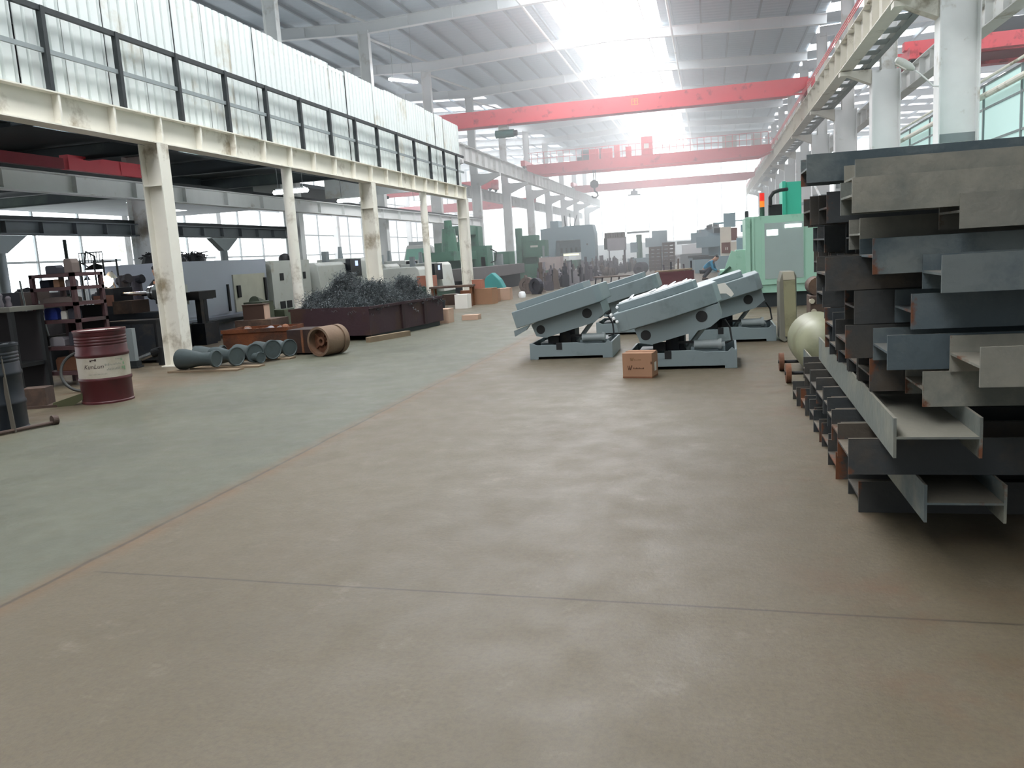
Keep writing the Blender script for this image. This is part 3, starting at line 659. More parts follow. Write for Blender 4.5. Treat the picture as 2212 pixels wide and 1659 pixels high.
# ---------------------------------------------------------------- four tilting tables in the aisle
TA = R(-15.2)
def tilt_table(name_label, loc, rz, W=1.26, D=1.15, round_front=False, plastic=False, baseW=1.25, lug=False):
    o = thing('tilting_table', name_label, 'welding positioner', loc, rz, 'grey tilting tables in the aisle')
    h = baseW/2
    base = MB().prism([(-h,.0),(-h+.12,0),(-h+.12,.035),(h-.14,.035),(h-.14,0),(h,0),(h,.2),(h-.06,.245),(h-.1,.2),(h-.36,.2),(h-.5,.225),(-.16,.225),(-.2,.2),(-h+.1,.2),(-h+.04,.23),(-h,.23)], 'y', 0, .025)
    base.b(-h,-h+.025,.025,1.0,0,.22).b(h-.025,h,.025,1.0,0,.22).b(-h,h,.98,1.0,.0,.22).b(-h+.02,h-.02,.03,.98,.05,.07).b(-h+.1,-h+.3,.3,.75,.07,.2).b(.1,.5,.2,.7,.07,.24)
    bo = base.build('base_frame', GREYTAB, o, bevel=.004)
    MB().b(-.2,-.12,-.006,.01,.13,.225).build('socket', BLACK, bo)  # black box paints in the darkness of a square hole
    pv = (-.14, .25, .53)
    # tilting slab, local frame turned about y
    if round_front:
        n = 9; pts = []
        for i in range(n):
            t = -1+2*i/(n-1); pts.append((t*W/2, .16*(t*t)))
        pts += [(W/2+.05, .35), (W/2, D*.75), (W/2-.2, D), (-W/2+.2, D), (-W/2, D*.75), (-W/2-.02, .35)]
    else: pts = [(-W/2, 0), (W/2-.02, 0), (W/2+.06, .1), (W/2+.06, D-.1), (W/2-.04, D), (-W/2+.04, D), (-W/2, D-.1)]
    sl = MB().at(pv[0], pv[1]-.3, pv[2], 0, TA).prism(pts, 'z', .08, .32).build('tilting_slab', GREYTAB, o, bevel=.012)
    q = [(u*.78-.08, v*.78+.16) for u, v in pts]
    MB().at(pv[0], pv[1]-.3, pv[2], 0, TA).prism(q, 'z', .32, .41).build('raised_rim', GREYTAB, sl, bevel=.006)
    if plastic:
        bm = MB().at(pv[0], pv[1]-.3, pv[2], 0, TA); q2 = [(u*.72-.08, v*.72+.19) for u, v in pts]
        bm.prism(q2, 'z', .41, .425)
        for i in range(9):
            a = rnd.uniform(-.45, .3); b_ = rnd.uniform(.3, .8); bm.bar((a, b_, .425), (a+rnd.uniform(.05,.2), b_+rnd.uniform(-.1,.1), .43+rnd.uniform(0,.03)), .04, .012)
        tag(bm.build('plastic_cover', PLASTIC, sl), 'crumpled white plastic sheet')  # reflected glare on the wrap is put into its white colour
        mb = MB().at(pv[0], pv[1]-.3, pv[2], 0, TA)
        for x, y_, z in ((-.63,.15,.3),(-.61,.13,.25),(-.58,.11,.2),(-.55,.28,.36)): mb.lathe([(.0,0),(.02,.01),(.02,.03),(0,.04)], 8, (x,y_,z))
        mb.build('white_clip', PLASTIC, sl)
    un = MB().at(pv[0]+.03, pv[1]-.18, pv[2], 0, TA).prism([(-.44,.08),(.58,.08),(.58,-.09),(.42,-.16),(-.3,-.16),(-.42,-.1)], 'y', 0, .03).prism([(-.44,.08),(.58,.08),(.58,-.09),(.42,-.16),(-.3,-.16),(-.42,-.1)], 'y', .72, .75).b(.55,.58,.03,.72,-.08,.08).b(-.43,-.4,.03,.72,-.08,.08).build('under_frame', GREYTAB, o)
    MB().at(pv[0]+.03, pv[1]-.18, pv[2], 0, TA).c((-.33,-.004,-.03),(-.33,.02,-.03),.062,n=18).build('round_opening', BLACK, un); MB().at(pv[0]+.03, pv[1]-.18, pv[2], 0, TA).c((.36,-.004,-.01),(.36,.02,-.01),.068,n=18).build('round_opening', BLACK, un)  # black discs paint in the darkness of the round holes
    MB().b(-.2,.02,.3,.7,.07,.42).b(-.14,-.04,.26,.3,.07,.45).build('hinge_pedestal', DARKBLUE, o)
    MB().c((.14,.2,.27),(.42,.2,.27),.055,n=14).c((.42,.2,.27),(.46,.2,.27),.07,n=14).c((.05,.35,.2),(.35,.35,.58),.03,n=10).build('drive_motor', mat('motor_grey', '#9aa2a2', .5), o, smooth=True)
    MB().bar((-.05,.2,.3),(.16,.2,.3),.025,.03).build('link_bar', BLACK, o); MB().b(-.35,-.2,.2,.3,.2,.3).build('valve_block', BLACK, o); MB().tube([(.5,.25,.27),(.58,.25,.3),(.56,.3,.45),(.5,.3,.55)], .012).build('hose', BLACK, o)
    if lug: MB().at(pv[0], pv[1]-.3, pv[2], 0, TA).prism([(-W/2-.05,.06),(-W/2+.2,.08),(-W/2+.12,.02),(-W/2-.06,-.02)], 'y', .02, .1).build('corner_lug', GREYTAB, sl)
    return o
tilt_table('grey tilting table in front on the left, plain top, small corner lug', (-1.91, 11.2, 0), 0, 1.2, 1.15, baseW=1.16, lug=True)
tilt_table('grey tilting table behind on the left, beside the maroon scrap box', (-1.33, 14.2, 0), 0, 1.2, 1.15)
tilt_table('grey tilting table in front on the right, topped with crumpled white plastic', (-.36, 9.9, 0), R(-1), 1.22, 1.25, True, True, 1.27)
t4 = tilt_table('grey tilting table behind on the right with a white drip patch, below the mint machine', (.28, 12.5, 0), 0, 1.15, 1.1)
mb = MB().at(.28-.14, 12.5-.05, .53, 0, TA).prism([(-.02,.34),(.14,.33),(.2,.2),(.22,.13),(.17,.1),(.12,.17),(.02,.2)], 'y', -.004, 0)
o = mb.build('paint_patch', PAPER); o.parent = t4; o.matrix_parent_inverse = Matrix.Translation((-.28, -12.5, 0)); tag(o, 'white paint drip')
# white cloth tag on the linkage of the front right table
# ---------------------------------------------------------------- carton
cx = thing('carton', 'small brown cardboard box with printed W marks in front of the tilting tables', 'box', (-.81, 9.42, 0), R(-11))
MB().b(-.17,.17,-.13,.13,.005,.28).build('body', CARDB, cx)
MB().prism([(-.17,-.13),(.17,-.13),(.17,0),(-.17,0)], 'z', .28, .284).prism([(-.16,.13),(.16,.13),(.17,.003),(-.17,.003)], 'z', .28, .29).build('flap', CARDB, cx)
def wmark(x, z, s):
    mb = MB()
    for a, b_ in (((-.5,.5),(-.28,-.5)), ((-.28,-.5),(-.02,.3)), ((.08,-.5),(-.12,.5)), ((.08,-.5),(.5,.55))):
        mb.bar((x+a[0]*s, -.131, z+a[1]*s), (x+b_[0]*s, -.131, z+b_[1]*s), .004, .24*s)
    return mb
mb = wmark(-.085, .12, .05)
for i in range(8): mb.b(-.045+.016*i, -.034+.016*i, -.1325, -.13, .105, .105+rnd.choice((.012,.018)))
mb2 = wmark(-.06, .215, .036)
for i in range(7): mb2.b(-.035+.012*i, -.027+.012*i, -.1325, -.13, .205, .205+rnd.choice((.007,.011)))
mb.build('printed_mark', TAPE, cx); mb2.build('printed_mark', mat('carton_print_light', '#80603f', .8, 0, .05), cx)
MB().b(.17,.172,-.02,.06,.07,.17).build('paper_label', PAPER, cx)
MB().b(-.171,.171,-.131,.131,0,.02).build('bottom_edge', mat('dark_cardboard', '#7a5038', .85), cx)
MB().b(.155,.172,-.131,-.115,.16,.19).build('hand_hole', TAPE, cx)

# ---------------------------------------------------------------- right side: tank cart, tan housing, rusty pump, mint machine
o = thing('air_tank', 'pale olive tank on small dark wheels, half behind the beam stack', 'tank', (1.13, 8.85, 0))
MB().lathe([(.02,-.16),(.12,-.15),(.22,-.1),(.28,-.02),(.3,.08),(.3,1.0),(.28,1.1),(.2,1.18),(.02,1.22)], 32, (0,0,.33), 'y').build('tank_shell', TANKGN, o, smooth=True)
for y in (-.1, .75):
    ax = MB().c((-.42,y,.1),(.2,y,.1),.018,n=8).b(-.16,-.04,y-.04,y+.04,.08,.24).build('axle', BLACK, o)
    MB().c((-.41,y,.1),(-.36,y,.1),.1,n=20).build('wheel', RUST, ax, smooth=True)
o = thing('sheet_housing', 'upright tan sheet-metal housing with a pale top, beside the mint machine', 'housing', (1.04, 12.3, 0), 0)
MB().prism([(-.1,.86),(-.06,1.0),(.1,1.0),(.13,.94),(.13,.08),(-.04,.0),(-.1,.04)], 'y', .02, .5).build('body', mat('grey_tan_side', '#77756a', .6), o, bevel=.008)
MB().prism([(-.05,.88),(.11,.88),(.13,.08),(-.03,.08)], 'y', -.02, .02).build('front_panel', TAN, o, bevel=.006)
MB().prism([(-.06,1.0),(.09,1.0),(.11,.885),(-.05,.885)], 'y', -.02, .02).build('top_panel', TANLT, o)
o = thing('rusty_pump', 'brown rusty pump set with pale fittings between tan housing and beam stack', 'pump', (1.32, 10.4, 0))
MB().b(-.22,.3,-.2,.35,0,.5).b(-.2,.1,-.2,.2,.5,.78).build('frame', BRN, o, bevel=.01)
MB().c((-.1,-.1,.88),(-.1,.3,.88),.11,n=16).c((.02,-.15,.7),(.02,.3,.7),.08,n=14).build('pump_body', BRN, o, smooth=True)
mb = MB()
for p in ((-.18,-.22,.72),(-.16,-.22,.6),(-.05,-.22,.98),(.1,-.2,.95)): mb.c(p, (p[0], p[1]+.08, p[2]), .03, n=10)
mb.build('fitting', TANLT, o); MB().tube([(-.1,-.1,.98),(-.08,-.15,1.08),(.05,-.1,1.1),(.12,0,1.0)], .025).build('hose', BLACK, o)
SPLIT = {'leg','foot','runner','vent','handle','fitting','work_clamp','pedestal','door','port_hole','spindle','antenna_rod','panel_mark','flap','side_panel','top_gearbox','side_arm'}
def boxes(o, lst):
    flat = []
    for nm, m, prs in lst: flat += [(nm, m, [p]) for p in prs] if nm in SPLIT else [(nm, m, prs)]
    for nm, m, prs in flat:
        mb = MB()
        for p in prs:
            if len(p) == 6: mb.b(*p)
            else: mb.c(*p)
        mb.build(nm, m, o, bevel=0)
# mint machining centre
o = thing('machining_centre', 'large mint green machining centre with red beacon and polished window', 'machine', (1.55, 19.0, 0))
boxes(o, [('cabinet', MINT, [(-.78,.95,0,2.2,.32,1.98)]), ('plinth', DARKST, [(-.7,1.0,.1,2.1,0,.32)]),
          ('side_panel', MINT, [(-.8,-.7,-.05,.1,.5,1.95),(-.66,-.62,-.04,.02,.5,1.95)]),
          ('tool_column', TEAL, [(.1,.46,.9,1.6,1.98,2.72),(.05,.12,.85,1.7,1.98,2.74)]),
          ('control_box', BLACK, [(-.28,-.0,.3,.6,1.98,2.22)]), ('chip_chute', MINT, [(-1.0,-.78,.2,1.2,.62,1.28)]),
          ('side_table', MINT, [(-1.35,-1.0,.3,1.3,.42,.85)])])
dr = MB().b(-.46,.42,-.04,0,.5,1.88).build('sliding_door', MINT, o)
MB().b(-.4,.4,-.05,-.04,.62,1.82).build('window_pane', mat('polished_window', '#aab8b4', .22, .2, .06), dr)
MB().b(.02,.36,-.065,-.05,1.7,1.77).build('window_lamp', glow('machine_lamp', '#f0fff8', 3.), dr)
MB().b(-.36,-.12,-.06,-.05,1.55,1.68).build('lit_reflector', glow('machine_lamp_soft', '#d8f0e6', .8), dr)  # self-lit patch put in for light reflected in the window
MB().b(.42,.95,-.02,0,.4,1.98).build('front_panel', MINT, o); MB().b(-.62,-.46,-.02,0,.4,1.98).build('front_panel', MINT, o)
MB().prism([(-1.36,.5),(-1.0,.5),(-1.0,1.24),(-1.1,1.28),(-1.3,.75)], 'y', .2, .3).build('hopper_side', MINT, o)
MB().bar((-1.42,.18,.68),(-1.12,.18,.92),.05,.05).b(-.98,-.93,.15,.2,.62,.78).b(-1.2,-1.0,.19,.2,.68,.7).build('handle', DKGREEN, o)
bc = MB().c((-.43,.2,1.98),(-.43,.2,2.18),.05,n=14).build('beacon_base', DKGREEN, o)
MB().c((-.43,.2,2.18),(-.43,.2,2.31),.05,n=14).build('beacon_amber', ORLT, bc); MB().c((-.43,.2,2.31),(-.43,.2,2.48),.052,n=14).build('beacon_red', REDLT, bc)
MB().tube([(-.25,.3,2.2),(-.25,.3,2.38),(-.18,.3,2.48),(-.05,.35,2.52),(.12,.5,2.54)], .04).build('cable_duct', BLACK, o, smooth=True)
# machines beyond it
def machine(label, loc, lst, cat='machine', name='machine_tool', group=None, rz=0):
    o = thing(name, label, cat, loc, rz, group); boxes(o, lst); return o
machine('cream and red-brown machine head standing left of the mint machine', (.8, 38, 0), [('base', MACHGB, [(-.5,.6,0,1.4,0,.9)]), ('column', mat('cream_machine_paint','#dcd2c4',.5), [(-.36,.1,.1,.8,.9,2.15),(.1,.36,.1,.8,.95,1.5)]),
    ('control_panel', mat('red_brown_panel','#75504a',.6), [(-.32,.06,.06,.1,1.02,1.48),(.1,.36,.08,.6,1.55,2.1)]), ('panel_mark', PAPER, [(-.16,-.12,.04,.06,1.15,1.27),(-.09,-.05,.04,.06,1.15,1.27)]),
    ('top_gearbox', MACHGB, [(-.2,.3,.2,.9,2.15,2.75)]), ('side_arm', MACHGB, [(-.62,-.2,.3,.5,2.3,2.38),(.3,.75,.3,.5,2.38,2.42)])])
machine('thin dark post and grey fittings close left of the mint machine', (1.25, 30, 0), [('base', MACHGN, [(-.3,.3,0,.8,0,.9)]), ('post', DARKST, [(-.06,.06,.2,.32,.9,2.5)]), ('head', MACHGB, [(-.35,.2,.1,.6,1.1,1.6),(-.2,.3,.15,.5,1.8,2.05)])])
cols = [('grey radial drill, far right row, one behind the cream machine', (.1, 44, 0), 2.0), ('bluish milling machine, far right row, second behind the cream machine', (-.3, 50, 0), 2.3), ('pale grey boxy machine, far right row, third behind the cream machine', (.1, 57, 0), 2.6), ('hazy bluish machine, far right row, fourth behind the cream machine', (-.2, 65, 0), 2.7), ('faint pale machine, far right row, last before the end wall', (.4, 76, 0), 2.9)]
for i, (lab, loc, h) in enumerate(cols):
    m = (MACHGB, MACHGB, GREYST, MACHGB, GREYST)[i]
    machine(lab, loc, [('base', m, [(-.9,.9,0,1.6,0,.7)]), ('column', m, [(-.2,.5,.6,1.4,.7,h)]), ('head', m, [(-.8,.4,.2,.9,h-.7,h-.15)]), ('table', DARKST, [(-1.0,.3,.1,.8,.7,.85)]), ('motor', DARKST, [(.1,.4,.5,.8,h,h+.25)])], group='machines in the far right row')
o = thing('covered_machine', 'pale machine under a white sheet far down the right side', 'machine', (-1.0, 55, 0)); boxes(o, [('base', GREYST, [(-.9,.9,0,1.4,0,.9)]), ('arm', GREYST, [(-1.1,.1,.3,.8,1.55,1.75)])])
MB().at(0,0,.9).prism([(-.8,0),(.9,0),(.8,.45),(.4,.68),(-.8,.62)], 'y', 0, 1.2).build('white_sheet', PLASTIC, o, bevel=.03)
# pallet stack
k = 0
for cxs, nm in ((-3.33, 'left'), (-2.5, 'right')):
    for j in range(7 if nm == 'left' else 8):
        o = thing('crate', 'dark wooden crate in the %s column of the far stack, %s from the bottom' % (nm, ORD[j]), 'crate', (cxs+.012*rnd.uniform(-1,1), 52, .215*j), rnd.uniform(-.03,.03), 'dark crates stacked down the hall')
        boxes(o, [('side_boards', CRATE, [(-.37,.37,0,.8,.05,.205)]), ('runner', WOOD, [(-.36,-.28,0,.8,0,.05),(-.05,.05,0,.8,0,.05),(.28,.36,0,.8,0,.05)]), ('lid', CRATE, [(-.38,.38,-.01,.81,.195,.213)])])
# maroon box with papers and boards
o = thing('scrap_box', 'maroon steel box with a pale board and scraps on top, mid aisle', 'box', (-1.28, 29.9, 0))
MB().b(-.66,.68,0,.03,0,.56).b(-.66,.68,1.2,1.23,0,.56).b(-.66,-.63,.03,1.2,0,.56).b(.65,.68,.03,1.2,0,.56).b(-.63,.65,.03,1.2,0,.1).build('shell', mat('maroon_box_paint', '#5c2c32', .65, 0, .15, 2), o)
MB().b(-.68,.7,-.02,0,.5,.57).build('rim', mat('maroon_box_paint', '#5c2c32', .65, 0, .15, 2), o)
o = MB().at(-1.35, 30.3, .56, R(4), R(-2)).b(-.6,.7,-.28,.5,.012,.06).build('board', WOOD); tag(o, 'pale board lying across the maroon steel box', 'board')
o = MB().at(-1.2, 30.9, .585, 0).b(-.07,.07,0,.14,.02,.17).build('paint_tin', PAPER); tag(o, 'small white tin standing on the maroon box', 'tin')
for i in range(5):
    o = MB().at(-1.65+.24*i, 30.75+.06*(i % 2), .3).c((0,0,0),(.03*(i % 3-1),.05,.5+.1*(i*7 % 3)),.03,n=8).build('rod_offcut', CLUT[i % 3]); tag(o, 'short dark rod sticking up out of the maroon box', 'rod', 'rods in the maroon box')

# ---------------------------------------------------------------- left foreground
def drum(label, loc, rz, m, group=None, tilt=0):
    o = thing('steel_drum', label, 'drum', loc, rz, group); o.rotation_euler = (0, tilt, rz)
    r = .29; p = [(.02,.012),(r-.02,.012),(r-.01,0),(r+.008,0),(r+.008,.02),(r,.03)]
    for z in (.285, .585):
        p += [(r,z-.03),(r+.012,z-.012),(r+.012,z+.012),(r,z+.03)]
    for z in (.7, .735, .77, .805): p += [(r,z-.012),(r-.006,z),(r,z+.012)]
    p += [(r,.855),(r+.008,.862),(r+.008,.885),(r-.01,.885),(r-.014,.868),(.02,.868)]
    MB().lathe(p, 48).build('shell', m, o, smooth=True)
    MB().c((.16,.1,.868),(.16,.1,.885),.035,n=14).build('bung', STEEL, o)
    return o
d1 = drum('dark red oil drum with a broad white label band, standing alone on the floor', (-7.24, 8.55, 0), R(-50), DRUMRED)
MB().ring((0,0,.31), (0,0,.565), .2925, .288, 48).build('label_band', DRUMWH, d1, smooth=True)
MB().lathe([(.02,.866),(.276,.866),(.276,.872),(.02,.872)], 40).build('pale_top', mat('pale_drum_top', '#b8a8a6', .4, .1, .05), d1)
ANG = math.atan2(-8.55, 7.24)-R(-50)          # the label faces the viewer
def wrap_text(txt, size, dth, z, m, shear=0., name='lettering'):
    cu = bpy.data.curves.new(name, 'FONT'); cu.body = txt; cu.size = size; cu.shear = shear; cu.align_x = 'CENTER'; cu.resolution_u = 2
    t = bpy.data.objects.new('tmp', cu); C.objects.link(t)
    me = bpy.data.meshes.new_from_object(t.evaluated_get(bpy.context.evaluated_depsgraph_get())); bpy.data.objects.remove(t)
    for v in me.vertices:
        a = ANG+dth+v.co.x/.294; v.co = (.294*math.cos(a), .294*math.sin(a), z+v.co.y)
    me.materials.clear(); me.materials.append(m)
    o = bpy.data.objects.new(name, me); C.objects.link(o); o.parent = d1; return o
wrap_text('KunLun', .075, R(-24), .43, LETTER, .3)
def strokes(lst, m):
    mb = MB()
    for th, z, wd, h in lst:
        a = ANG+R(th); n = max(2, int(wd/.02))
        for i in range(n):
            a0 = a+wd/.294*i/n; a1 = a+wd/.294*(i+1)/n; q = []
            for aa in (a0, a1):
                for zz in (z, z+h): q.append((.2945*math.cos(aa), .2945*math.sin(aa), zz))
            mb.add(q, [(0,2,3,1)])
    mb.build('printed_marks', m, d1)
strokes([(-30,.515,.02,.02),(-26,.525,.035,.012),(-19,.52,.02,.025)], LETTER)
L_ = []
for i in range(11): L_.append((2+i*3.4, .455+.004*(i % 2), .011, rnd.uniform(.012,.03)))
for i in range(9): L_.append((5+i*3.5, .40, .010, rnd.uniform(.014,.028)))
for i in range(14): L_.append((-36+i*3.0, .355, .007, .012))
for i in range(5): L_.append((26+i*4, .52, .013, .01))
strokes(L_, LETG); strokes([(40,.4,.03,.03),(44,.45,.025,.03),(39,.5,.03,.02),(47,.38,.02,.05)], LETGN)
o = MB().at(-7.5, 8.27, 0, R(30)).prism([(-.22,0),(.0,0),(.18,.1),(.12,.14),(-.22,.05)], 'y', -.03, .03).build('wedge', mat('olive_wedge', '#4d4e34', .8), smooth=False); tag(o, 'small olive wedge on the floor against the red drum', 'wedge')
d2 = drum('dark blue ribbed drum cut off by the left edge of the view', (-7.19, 6.85, 0), .4, DARKBLUE)
o = thing('toolbox', 'greenish box standing on top of the dark blue drum', 'box', (-7.3, 6.85, .887), .3)
boxes(o, [('body', mat('olive_box_paint', '#4a4c3e', .7), [(-.17,.15,-.16,.16,0,.2)]), ('lid', mat('olive_box_paint', '#4a4c3e', .7), [(-.18,.16,-.17,.17,.2,.23)])])
o = MB().bar((-6.85, 6.72, 0.0), (-6.99, 6.8, 1.2), .05, .012).build('steel_strip', mat('brown_strip', '#5b554c', .6, .2)); tag(o, 'brown steel strip leaning upright against the dark blue drum', 'strip')
o = thing('axle_rod', 'rusty rod with a round flange lying on the floor below the dark drum', 'rod', (0,0,0))
MB().c((-7.0,6.3,.025),(-6.72,7.1,.025),.02,n=10).build('rod', BRN, o); MB().c((-6.73,7.09,.05),(-6.71,7.14,.05),.05,n=18).build('flange', BRN, o)
o = thing('iron_block', 'dark square iron block on the floor between the two drums', 'block', (-7.93, 8.2, 0), R(20)); boxes(o, [('block', BRN, [(-.14,.14,-.12,.12,.03,.24)]), ('skid', BRN, [(-.2,.26,-.15,.0,0,.03)])])
o = thing('hose_coil', 'dark hose ring leaning on the rack behind the red drum', 'hose', (-8.28, 9.35, 0), R(35))
MB().tube([(.25*math.cos(2*PI*i/28), .1*math.sin(2*PI*i/28), .27+.25*math.sin(2*PI*i/28)) for i in range(29)], .02).build('coil', mat('grey_hose', '#2c2d2b', .6), o, smooth=True)
# maroon rack with stored parts
rk = thing('storage_rack', 'maroon angle-iron rack loaded with small parts, left of the red drum', 'rack', (-9.33, 9.85, 0), 0)
for x in (-.06, .62):
    for y in (0, .55): MB().b(x, x+.055, y, y+.055, 0, 1.6).build('upright', MAROON, rk)
SH = (.16, .52, .9, 1.14, 1.36, 1.55)
for z in SH: MB().b(-.06, .675, 0, .605, z, z+.05).build('shelf', MAROON, rk)
MB().b(-.06,.675,.6,.605,.55,1.12).build('back_sheet', mat('dark_rack_back', '#2a2426', .8), rk)
items = [(.02,.1,.95,.22,.1,.17,'blue plastic tub on the middle rack shelf','tub',mat('blue_tub','#2a3c88',.5)),(.3,.1,.95,.1,.1,.12,'pale ceramic fitting on the middle rack shelf','fitting',PAPER),(.44,.08,.95,.14,.12,.15,'dark flange stack on the middle rack shelf','flange',CLUT[1]),
         (.02,.1,1.41,.16,.12,.11,'navy bundle on the upper rack shelf','bundle',NAVY),(.25,.1,1.41,.1,.1,.11,'brown carton on the upper rack shelf','carton',CARDB),(.45,.1,1.41,.14,.1,.1,'grey casting on the upper rack shelf','casting',CLUT[3]),
         (.05,.08,1.19,.5,.2,.08,'long brown bar bundle on the fourth rack shelf','bars',CLUT[2]),(.05,.1,.57,.25,.2,.13,'pale dusty casting on the lower rack shelf','casting',CLUT[3]),(.38,.1,.57,.18,.2,.2,'dark gear blank on the lower rack shelf','gear',CLUT[1]),(.1,.1,.21,.4,.25,.2,'heavy rusty casting on the bottom rack shelf','casting',RUST),
         (.1,.15,1.6,.2,.15,.12,'dark iron part on the rack top','casting',CLUT[1]),(.42,.15,1.6,.14,.15,.2,'upright iron part on the rack top','casting',CLUT[2])]
for x, y, z, sx, sy, sz, lab, ct, m in items:
    o = MB().at(-9.33+x, 9.85+y, z).prism([(0,0),(sx,0),(sx*1.0,sz*.7),(sx*.85,sz),(sx*.1,sz),(0,sz*.8)], 'y', 0, sy).build(ct if ct not in ('bars',) else 'bar_bundle', m, bevel=.008); tag(o, lab, ct)
b2 = thing('steel_bench', 'low dark bench with a pale top edge behind the dark blue drum', 'bench', (-9.9, 9.2, 0), 0)
MB().b(-.9,.75,0,.6,1.12,1.18).build('bench_top', mat('dusty_bench_top', '#6b6a62', .7), b2)
for x in (-.85,.68):
    for y in (.02,.52): MB().b(x,x+.06,y,y+.06,0,1.12).build('leg', BLACK, b2)
MB().b(-.85,.7,.05,.58,.35,.4).build('lower_shelf', BLACK, b2)
MB().b(-.84,.69,.56,.58,.02,1.1).build('back_sheet', mat('dark_rack_back', '#2a2426', .8), b2)
for i in range(16):
    x = -10.75+.085*i+rnd.uniform(-.02,.02); h = rnd.uniform(.1,.38); r = rnd.uniform(.03,.055)
    o = MB().lathe([(r,0),(r*1.2,.03),(r*.8,h*.5),(r*1.1,h*.8),(r*.5,h)], 12, (x, 9.3+.25*(i % 2), 1.181)).build('machine_part', CLUT[i % 5], smooth=True); tag(o, 'dark turned part standing among others on the low bench', 'machine part', 'turned parts on the low bench')
for i in range(10):
    x = -13.6+.3*i+rnd.uniform(-.03,.03); h = rnd.uniform(1.2,1.75); y = 14.1+(.75 if i % 2 else 0)
    if -13.1 < x < -11.8: continue
    o = thing('pump_casting', 'dark iron casting in the shadowed row behind the maroon rack', 'casting', (x, y, 0), rnd.uniform(-.4,.4), 'iron castings behind the rack')
    boxes(o, [('foot', CLUT[1], [(-.16,.16,-.2,.2,0,.6)]), ('housing', CLUT[(1,4,1,0)[i % 4]], [((0,0,.6),(0,0,h),.13,.1,14)]), ('head', CLUT[1], [((-.15,0,h-.12),(.17,0,h-.06),.09,.09,12)])])
for i, (x, y, sx, sy, h, lab) in enumerate(((-13.6,11.6,1.3,.9,1.25,'dark shadowed gearbox machine, outermost behind the low bench'),(-11.9,11.9,1.1,.8,1.35,'dark shadowed machine with a round flywheel behind the low bench'),(-12.4,13.0,1.0,.7,1.3,'dark shadowed motor block behind the maroon rack'),(-11.05,11.6,.45,.5,1.0,'dark shadowed pump block between maroon rack and lathe'))):
    o = thing('old_machine', lab, 'machine', (x, y, 0))
    boxes(o, [('base', DARKBLUE, [(-sx/2,sx/2,0,sy,0,h*.6)]), ('gear_housing', CLUT[1], [(-sx*.4,sx*.25,.05,sy*.9,h*.6,h)]), ('flywheel', BRN, [((-sx*.2,-.1,h*.62),(-sx*.2,0,h*.62),.28,.28,20)]), ('hand_lever', GREYST, [((sx*.3,.1,h*.6),(sx*.38,-.05,h+.2),.015,.015,6)])])
# dark lathe with lamp, worker, cabinet, tube, chrome cylinder
lt = thing('lathe', 'dark lathe with warm lamp and shining bar, left of the thick cream post', 'lathe', (-10.2, 12.9, 0), 0)
boxes(lt, [('bed', DARKBLUE, [(-.55,.75,0,.5,.55,.85)]), ('pedestal', BLACK, [(-.5,-.15,.05,.45,0,.55),(.4,.75,.05,.45,0,.55)]), ('headstock', DARKBLUE, [(-.62,-.3,-.02,.5,.85,1.32)]), ('carriage', BRN, [(-.3,.1,-.08,.4,.85,1.08)]), ('tailstock', DARKBLUE, [(.55,.8,.08,.4,.85,1.25)])])
MB().c((-.3,.2,1.2),(.32,.2,1.2),.035,n=14).build('work_bar', STEEL, lt, smooth=True); MB().c((.32,.2,1.2),(.38,.2,1.2),.13,n=22).c((.42,.2,1.2),(.45,.2,1.2),.15,n=22).build('chuck', STEEL, lt, smooth=True)
MB().b(-.7,-.3,-.06,-.02,1.0,1.2).build('copper_guard', mat('copper_guard', '#9a6a58', .5, .3), lt)
ar = MB().tube([(-.5,.3,1.32),(-.55,.3,1.5),(-.45,.2,1.62)], .015).build('lamp_arm', BLACK, lt)
MB().lathe([(.03,.06),(.1,-.04),(.11,-.06)], 16, (-.42,.12,1.56)).build('lamp_shade', CREAM, ar); MB().lathe([(.01,-.16),(.07,-.12),(.1,-.05),(.09,.02),(.03,.05)], 14, (-.45,.06,1.5)).build('bulb', BULB, ar)
o = thing('tool_cabinet', 'near-black cabinet standing behind the red drum, against the lathe', 'cabinet', (-9.72, 12.35, 0), 0); boxes(o, [('body', BLACK, [(-.55,.42,0,.45,.05,.72)]), ('foot', BLACK, [(-.5,-.4,.05,.4,0,.05),(.3,.4,.05,.4,0,.05)]), ('top', BLACK, [(-.57,.44,-.02,.47,.72,.75)]), ('door', DARKBLUE, [(-.5,-.08,-.012,0,.1,.68),(-.04,.38,-.012,0,.1,.68)])])
o = thing('square_tube', 'grey square tube standing upright beside the red drum', 'tube', (-9.35, 11.75, 0), R(10)); MB().b(-.055,.055,-.055,.055,.03,.66).build('tube', GREYST, o); MB().b(-.11,.11,-.1,.1,0,.03).b(-.08,.08,-.08,.08,.03,.12).build('foot_plate', DARKST, o)
o = thing('hydraulic_cylinder', 'shiny steel cylinder lying aslant at the foot of the thick cream post', 'cylinder', (0,0,0)); MB().c((-9.62,12.0,.06),(-9.2,12.05,.2),.045,n=16).build('barrel', STEEL, o, smooth=True); MB().c((-9.2,12.05,.2),(-9.05,12.07,.24),.075,n=14).c((-9.05,12.05,.0),(-9.05,12.05,.3),.05,n=10).build('end_block', BLACK, o)
